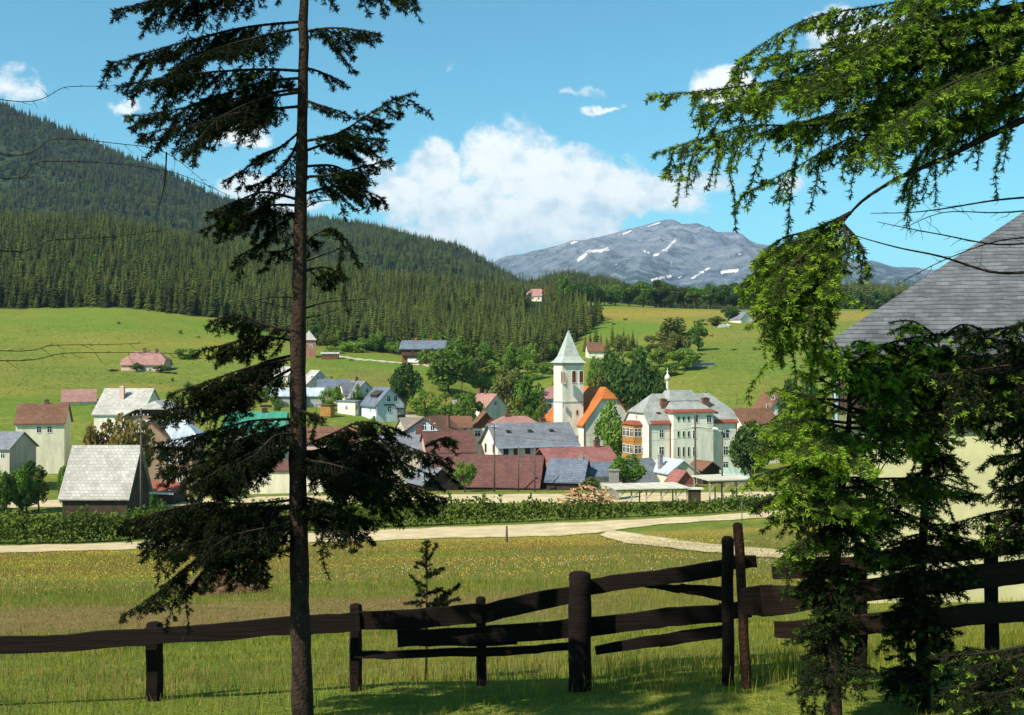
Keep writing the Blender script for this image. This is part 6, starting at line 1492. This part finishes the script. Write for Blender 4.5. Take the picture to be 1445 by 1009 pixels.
def shrubby(root, Yc, axis, env, n, lit_f, r, mats_d, upcut):
    """irregular whorls round a stem: axis = [(py, px)], env = [(py, left px, right px)]"""
    for k_ in range(n):
        ry = env[0][0] + 12 + (env[-1][0] - env[0][0] - 20) * r.random() ** .9; az = r.uniform(0, 6.283); ca_, sa_ = math.cos(az), math.sin(az)
        ey = [e[0] for e in env]; ex = np.interp(ry, ey, [e[1 if ca_ < 0 else 2] for e in env])
        rx = np.interp(ry, [q[0] for q in axis], [q[1] for q in axis]); Lm = ex / F * Yc * r.uniform(.55, 1.08)
        p0 = at(rx, ry, Yc); d_ = Vector((ca_, sa_, 0)); upk = (.28 if ry < upcut else r.uniform(-.35, .12))
        lit = lit_f(ca_, sa_, ry)  # sun side takes the bright needle colour, low boughs the shaded one
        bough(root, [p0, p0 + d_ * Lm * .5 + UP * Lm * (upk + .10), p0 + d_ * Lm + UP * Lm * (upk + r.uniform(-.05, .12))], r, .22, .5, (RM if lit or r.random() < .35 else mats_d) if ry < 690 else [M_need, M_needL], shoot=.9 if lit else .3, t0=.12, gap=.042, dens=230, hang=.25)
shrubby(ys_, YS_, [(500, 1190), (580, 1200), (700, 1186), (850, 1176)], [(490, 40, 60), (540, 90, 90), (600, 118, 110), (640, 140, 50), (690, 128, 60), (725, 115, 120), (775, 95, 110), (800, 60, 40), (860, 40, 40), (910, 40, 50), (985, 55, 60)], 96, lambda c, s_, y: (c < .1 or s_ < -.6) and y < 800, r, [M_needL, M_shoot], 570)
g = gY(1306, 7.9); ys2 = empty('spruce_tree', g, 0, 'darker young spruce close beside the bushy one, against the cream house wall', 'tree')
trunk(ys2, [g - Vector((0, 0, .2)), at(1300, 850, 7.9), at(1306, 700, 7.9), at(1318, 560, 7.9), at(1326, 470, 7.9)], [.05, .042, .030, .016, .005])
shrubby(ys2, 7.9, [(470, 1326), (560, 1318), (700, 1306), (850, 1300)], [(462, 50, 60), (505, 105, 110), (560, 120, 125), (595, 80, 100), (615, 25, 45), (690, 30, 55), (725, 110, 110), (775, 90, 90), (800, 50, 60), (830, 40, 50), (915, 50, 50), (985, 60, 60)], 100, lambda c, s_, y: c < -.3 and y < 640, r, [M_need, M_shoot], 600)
bough(ys_, pth([(1200, 575), (1235, 540), (1275, 508), (1335, 466)], YS_ - .2, -.2), r, 0, 0, None, bare=True, r0=.012)
for (pts, r0) in (([(1195, 600), (1235, 590), (1290, 600), (1330, 608)], .006), ([(1190, 700), (1230, 680), (1260, 640), (1300, 610)], .005), ([(1190, 720), (1240, 660), (1245, 600)], .005)):
    bough(ys_, pth(pts, YS_ - .3, -.2), r, 0, 0, None, bare=True, r0=r0)

for k_ in range(34):        # dark low boughs of the right edge spruce reach in before the house wall
    y_ = r.uniform(470, 760) if k_ < 26 else r.uniform(900, 980); Lx = r.uniform(70, 205) if (y_ < 590 or y_ > 720) else r.uniform(40, 90)
    bough(rs_, pth([(1488, y_ - r.uniform(0, 40)), (1488 - Lx * .5, y_ - r.uniform(-5, 14)), (1488 - Lx, y_ + r.uniform(-8, 18))], YR, r.uniform(-.6, 1.0)), r, .24, .6, [M_need, M_shoot], shoot=.2, t0=.05, gap=.045, dens=220, hang=.3)
# ---- thin sapling behind the middle of the fence
YP = 10.4; g = gY(601, YP)
sp2 = empty('spruce_sapling', g, 0, 'thin dark spruce sapling rising behind the middle of the plank fence', 'sapling')
trunk(sp2, [g - Vector((0, 0, .1)), at(602, 860, YP), at(603, 800, YP), at(602, 765, YP)], [.016, .011, .007, .003])
r = np.random.default_rng(71)
for (pts, lat) in (([(603, 815), (601, 790), (602, 764)], .05), ([(603, 790), (612, 778), (616, 768)], .04), ([(603, 800), (592, 795), (586, 800)], .05), ([(602, 815), (615, 806), (626, 802)], .05), ([(602, 828), (588, 822), (580, 812)], .05), ([(602, 838), (618, 832), (628, 836)], .05), ([(601, 850), (585, 850), (570, 852)], .06), ([(601, 855), (625, 842), (648, 826)], .08), ([(601, 860), (630, 850), (645, 846)], .06), ([(602, 845), (594, 836), (590, 828)], .05), ([(601, 880), (580, 872), (562, 868)], .07)):
    bough(sp2, pth(pts, YP, r.uniform(-.15, .15)), r, lat * 1.5, .15, [M_need, M_needL], shoot=.05, t0=.0, gap=.022, dens=420)

# ------------------------------------------------------------------ plank fence
M_fence = P('old_fence_boards', (0.013, 0.0075, 0.005), (0.007, 0.0042, 0.003), 7, 0.9, 0.35, 26, spec=0.15, stretch=(.12, 1, 1.6))  # shade on the near side put into an almost black board colour
M_fence2 = P('red_brown_post', (0.060, 0.024, 0.014), (0.040, 0.018, 0.011), 6, 0.9, 0.8, 30, spec=0.15)
M_end = P('lighter_plank', (0.030, 0.017, 0.010), (0.012, 0.0075, 0.005), 7, 0.9, 0.4, 26, spec=0.15, stretch=(.12, 1, 1.6))
def plank(root, p, q, h0, h1, th_=.035, mat=M_fence, name='rail', seed=0):
    """rough sawn board between two points, uneven along its length"""
    rr4 = random.Random(seed); o = Vector(root.location); p = Vector(p) - o; q = Vector(q) - o; n = max(6, int((q - p).length / .09))
    d = (q - p).normalized(); sd = d.cross(UP).normalized(); up = sd.cross(d); mb = MB(); rings = []
    for k in range(n + 1):
        f_ = k / n; c = p.lerp(q, f_) + up * (.006 * math.sin(k * .55 + seed) + rr4.gauss(0, .0022)); h = (h0 + (h1 - h0) * f_) * (1 + .035 * math.sin(k * .8 + seed * 2) + rr4.gauss(0, .012))
        t_ = th_ * (1 + rr4.gauss(0, .05)); cc = .003
        rings.append([c + sd * a_ * t_ / 2 + up * b_ * h / 2 for a_, b_ in ((-1, -1 + cc / h * 2), (-1 + cc / t_ * 2, -1), (1 - cc / t_ * 2, -1), (1, -1 + cc / h * 2), (1, 1 - cc / h * 2), (1 - cc / t_ * 2, 1), (-1 + cc / t_ * 2, 1), (-1, 1 - cc / h * 2))])
    for k in range(n):
        for e in range(8): mb.poly([rings[k][e], rings[k][(e + 1) % 8], rings[k + 1][(e + 1) % 8], rings[k + 1][e]])
    mb.poly(rings[0][::-1]); mb.poly(rings[-1])
    return mb.build(name, mat, root)
def fpost(root, px, top, wpx, Y, mat=M_fence, tilt=0.0, seed=1, square=False):
    w_ = wpx / F * Y; t_ = at(px, top, Y); gx = t_.x + tilt; gz = Hs(gx, Y); o = Vector(root.location); rr4 = random.Random(seed)
    q = MB(); n = 9; pts, rd = [], []
    for k in range(n + 1):
        f_ = k / n; pts.append(Vector((gx + (t_.x - gx) * f_, Y, gz - .3 + (t_.z - gz + .3) * f_)) - o + Vector((rr4.gauss(0, .003), 0, 0))); rd.append(w_ / 2 * (1.04 - .06 * f_) * (1 + rr4.gauss(0, .02)))
    pts.append(pts[-1] + Vector((0, 0, .018))); rd.append(w_ / 2 * .8); pts.append(pts[-1] + Vector((0, 0, .008))); rd.append(w_ / 2 * .45)
    q.tube(pts, rd, 5 if square else 12)
    return q.build('post', mat, root, smooth=not square)
YF = 9.5; g = gY(700, YF)
fn = empty('plank_fence', g, 0, 'old dark plank fence with thick posts running along the near edge of the meadow', 'fence')
for k, (px, top, wd, Y_, sq) in enumerate([(-110, 905, 24, 9.7, 1), (217, 882, 26, 9.72, 1), (502, 856, 19, 9.72, 1), (679, 846, 15, 9.74, 1), (818, 811, 33, 9.30, 0), (1027, 761, 17, 9.22, 0)]):
    fpost(fn, px, top, wd, Y_, seed=k, square=bool(sq))
fpost(fn, 1042, 742, 14, 9.05, M_fence2, tilt=.08, seed=9)
def rail(pts, mat=M_fence, Y=YF, dY=0, seed=0, th_=.035):
    for k in range(len(pts) - 1):
        (x0, c0_, h0), (x1, c1_, h1) = pts[k], pts[k + 1]
        plank(fn, at(x0, c0_, Y + dY * k), at(x1, c1_, Y + dY * (k + 1)), h0 / F * Y, h1 / F * Y, th_, mat, seed=seed + k)
rail([(-330, 935, 26), (-110, 918, 24), (217, 899, 24)], seed=3); rail([(205, 899, 22), (508, 876, 27)], seed=1); rail([(503, 877, 26), (680, 866, 28)], Y=9.53, seed=2); rail([(676, 866, 27), (822, 836, 23)], Y=9.56, seed=5)
rail([(816, 831, 21), (1027, 800, 22)], Y=9.44, seed=6); rail([(1020, 797, 19), (1067, 791, 17)], Y=9.4, seed=7)
rail([(561, 902, 24), (680, 895, 22), (822, 886, 28)], Y=9.6, seed=8); rail([(816, 885, 26), (1022, 864, 25)], Y=9.46, seed=10); rail([(1015, 862, 24), (1060, 860, 22)], Y=9.44, seed=11)
rail([(840, 917, 12), (930, 905, 16), (1030, 889, 18)], Y=9.5, seed=12); rail([(908, 827, 3), (960, 831, 12), (1024, 837, 20)], Y=9.5, seed=13); rail([(590, 908, 9), (730, 905, 8)], Y=9.66, seed=14); rail([(500, 924, 10), (680, 920, 12), (818, 912, 10)], Y=9.66, seed=15)
g = gY(1230, 8.6); f2 = empty('board_fence', g, 0, 'wide board fence with broken plank ends behind the young spruce at the right', 'fence'); fn_keep = fn; fn = f2
rail([(1090, 808, 21), (1180, 800, 24), (1330, 782, 22), (1600, 755, 22)], mat=M_end, Y=8.6, seed=21); rail([(1046, 849, 38), (1090, 848, 44)], Y=8.7, seed=24); rail([(1075, 848, 44), (1160, 841, 30), (1330, 820, 34), (1600, 790, 32)], mat=M_end, Y=8.62, seed=22)
rail([(1093, 888, 22), (1180, 885, 28), (1330, 872, 29), (1600, 850, 28)], mat=M_end, Y=8.58, seed=23)
for k, (px, top) in enumerate(((1215, 770), (1400, 745), (1590, 728))): fpost(f2, px, top, 20, 8.68, seed=30 + k, square=True)
fn = fn_keep

# ------------------------------------------------------------------ meadow grass and flowers near the fence
M_blade = P('grass_blades', (0.345, 0.300, 0.042), (0.125, 0.145, 0.014), 1.4, 0.6, trans=0.38, spec=0.2)
M_straw = P('dry_grass', (0.330, 0.205, 0.095), (0.190, 0.110, 0.042), 1.5, 0.7, trans=0.25, spec=0.2)
r = np.random.default_rng(91)
def in_view(n, y0, y1, pw=1.0):
    Y = y0 + (y1 - y0) * r.random(n) ** pw; X = (r.random(n) * 1.16 - .58) * (Y + 1.5); return X, Y
def blades(name, X, Y, hmin, hmax, w0, mat, label, lean=.35):
    n = len(X); Z = H(X, Y) - .01; h = r.uniform(hmin, hmax, n); a_ = r.uniform(0, 6.28, n); la = r.uniform(0, 6.28, n); le = np.abs(r.normal(0, lean, n)) * h
    w0 = w0 * np.clip(Y / np.median(Y), .3, 2.2); sx, sy = np.cos(a_) * w0, np.sin(a_) * w0; mx, my = np.cos(la) * le, np.sin(la) * le
    b_ = np.stack([X, Y, Z], -1); s_ = np.stack([sx, sy, 0 * sx], -1) * r.uniform(.6, 1.3, n)[:, None]; m_ = np.stack([mx * .35, my * .35, h * .6], -1); t_ = np.stack([mx, my, h], -1)
    V_ = np.stack([b_ - s_, b_ + s_, b_ + m_ + s_ * .6, b_ + m_ - s_ * .6, b_ + t_], 1).reshape(-1, 3); i = np.arange(n) * 5
    o = mesh_np(name, V_, [np.stack([i, i + 1, i + 2, i + 3], -1), np.stack([i + 3, i + 2, i + 4], -1)], mat)
    return tag(o, label, 'grass', kind='stuff')
X1, Y1 = in_view(70000, 6.5, 19, .8); X2, Y2 = in_view(60000, 19, 45, .7); X3, Y3 = in_view(60000, 40, 110, .8)
def cut(X, Y):
    """thin out the raked strip"""
    nz_ = fbm(X, Y, 9.0, 3); mw = np.clip(1.8 * np.clip(1 - np.abs(Y - 28 - 0.25 * X - 4 * (nz_ - .5)) / 9.0, 0, 1), 0, 1) * np.clip((4 - X) / 6, 0, 1)
    return r.random(len(X)) > mw * .93
k = cut(X1, Y1); blades('meadow_grass', X1[k], Y1[k], .03, .11, .0042, M_blade, 'green meadow grass growing around the fence')
k = cut(X2, Y2); blades('meadow_grass', X2[k], Y2[k], .05, .18, .008, M_blade, 'green meadow grass in the middle of the field')
_p = gp
k = (Y3 < 108); blades('meadow_grass', X3[k], Y3[k], .08, .26, .018, M_blade, 'green meadow grass in the far part of the field')
Xs, Ys = in_view(115000, 9, 108, .9); d_ = fbm(Xs, Ys, 14, 40); k = (d_ > .36) & cut(Xs, Ys)
blades('dry_grass_stalks', Xs[k], Ys[k], .08, .26, .010, M_straw, 'tall dry stalks scattered through the meadow')
nn = 70000; Xs = r.uniform(-19, 6, nn); Ys = r.uniform(10, 39, nn); k = ~cut(Xs, Ys) | (r.random(nn) < .10); blades('raked_hay', Xs[k], Ys[k], .012, .05, .011, M_straw, 'thin layer of raked hay on the mown strip', lean=2.5)
tall_x, tall_y = r.normal(2.2, 1.4, 1100), 9.5 + r.normal(0, .35, 1100); k = tall_x > -.6
blades('fence_grass', tall_x[k], tall_y[k], .10, .30, .0040, M_blade, 'long grass tufts along the foot of the fence', lean=.3)
def flowers(name, n, y0, y1, size, mat, label, thr, seed, sc_=12):
    X, Y = in_view(n, y0, y1, .9); k = fbm(X, Y, sc_, seed) > thr; X, Y = X[k], Y[k]; n = len(X)
    p = np.stack([X, Y, H(X, Y) + r.uniform(.12, .34, n)], -1); s_ = size * (.55 + Y / 40)
    N = r.normal(size=(n, 3)) * .5; N[:, 2] += 1; N[:, 1] -= .5; N /= np.linalg.norm(N, axis=1, keepdims=True); T_ = np.cross(N, r.normal(size=(n, 3))); T_ /= np.linalg.norm(T_, axis=1, keepdims=True); B = np.cross(N, T_)
    V_ = np.stack([p + (T_ * math.cos(a_) + B * math.sin(a_)) * s_[:, None] for a_ in (0, 1.257, 2.513, 3.77, 5.027)], 1).reshape(-1, 3)
    o = mesh_np(name, V_, np.arange(n * 5).reshape(-1, 5), mat); tag(o, label, 'flowers', kind='stuff')
flowers('yellow_flowers', 17000, 24, 110, .011, P('buttercup', (.68, .46, .03), (.56, .34, .02), 3, .6), 'yellow buttercups scattered over the meadow', .50, 61)
flowers('white_flowers', 5000, 12, 105, .010, P('daisy', (.72, .68, .56), (.6, .55, .45), 3, .6), 'small white flowers scattered over the meadow', .56, 77)
flowers('orange_flowers', 15000, 40, 110, .012, P('hawkweed', (.52, .24, .03), (.42, .17, .02), 3, .6), 'orange flowers in the far part of the meadow', .52, 85)
# ---- compost mound of raked grass
g = gp(312, 838, 15, 60); bm = bmesh.new(); bmesh.ops.create_icosphere(bm, subdivisions=5, radius=1.0); sw_ = 62 / F * g.y
for v in bm.verts:
    n = v.co.normalized(); k_ = 1 + .12 * math.sin(n.x * 6 + 1) * math.sin(n.y * 5) + .05 * math.sin(n.x * 21) * math.sin(n.y * 17 + n.z * 9) + random.gauss(0, .018); v.co = Vector((n.x * sw_ * k_, n.y * sw_ * .7 * k_, n.z * .72 * k_))
me = bpy.data.meshes.new('grass_heap'); bm.to_mesh(me); bm.free(); me.materials.append(P('rotting_hay', (.20, .11, .06), (.09, .052, .026), 4, .95, 1.0, 22)); o = link_mesh('grass_heap', me); o.location = g - Vector((0, 0, .08)); tag(o, 'low brown heap of raked grass lying on the mown strip', 'heap')
n = 3600; a_ = r.uniform(0, 6.28, n); q_ = np.sqrt(r.random(n)); X = g.x + np.cos(a_) * q_ * sw_ * 1.1; Y = g.y + np.sin(a_) * q_ * sw_ * .78; Z = g.z - .08 + .72 * np.sqrt(np.clip(1 - q_**2, 0, 1))
p = np.stack([X, Y, Z], -1); d = r.normal(size=(n, 3)); d[:, 2] *= .35; d /= np.linalg.norm(d, axis=1, keepdims=True); S = np.cross(d, r.normal(size=(n, 3))); S /= np.linalg.norm(S, axis=1, keepdims=True); L = r.uniform(.05, .16, n)[:, None]
V_ = np.stack([p - S * .007, p + S * .007, p + d * L + S * .004, p + d * L - S * .004], 1).reshape(-1, 3); mesh_np('hay', V_, np.arange(n * 4).reshape(-1, 4), M_straw, None).parent = o
o.children[0].matrix_parent_inverse = Matrix.Translation(-Vector(o.location))
# ------------------------------------------------------------------ air
hz = bpy.data.meshes.new('haze'); q = MB(); q.box((0, 8800, 600), (26000, 19000, 1800)); o = q.build('haze', []); tag(o, kind='stuff')
o['label'] = 'faint blue haze lying over the valley and the mountain'; o['category'] = 'haze'
hm = bpy.data.materials.new('valley_haze'); hm.use_nodes = True; t = NT(hm.node_tree); t.n.clear()
pv = t.node('ShaderNodeVolumePrincipled'); pv.inputs['Color'].default_value = (0.50, 0.70, 1.0, 1); pv.inputs['Density'].default_value = 0.000042; pv.inputs['Anisotropy'].default_value = 0.1
t.l.new(pv.outputs[0], t.node('ShaderNodeOutputMaterial').inputs['Volume']); o.data.materials.append(hm)
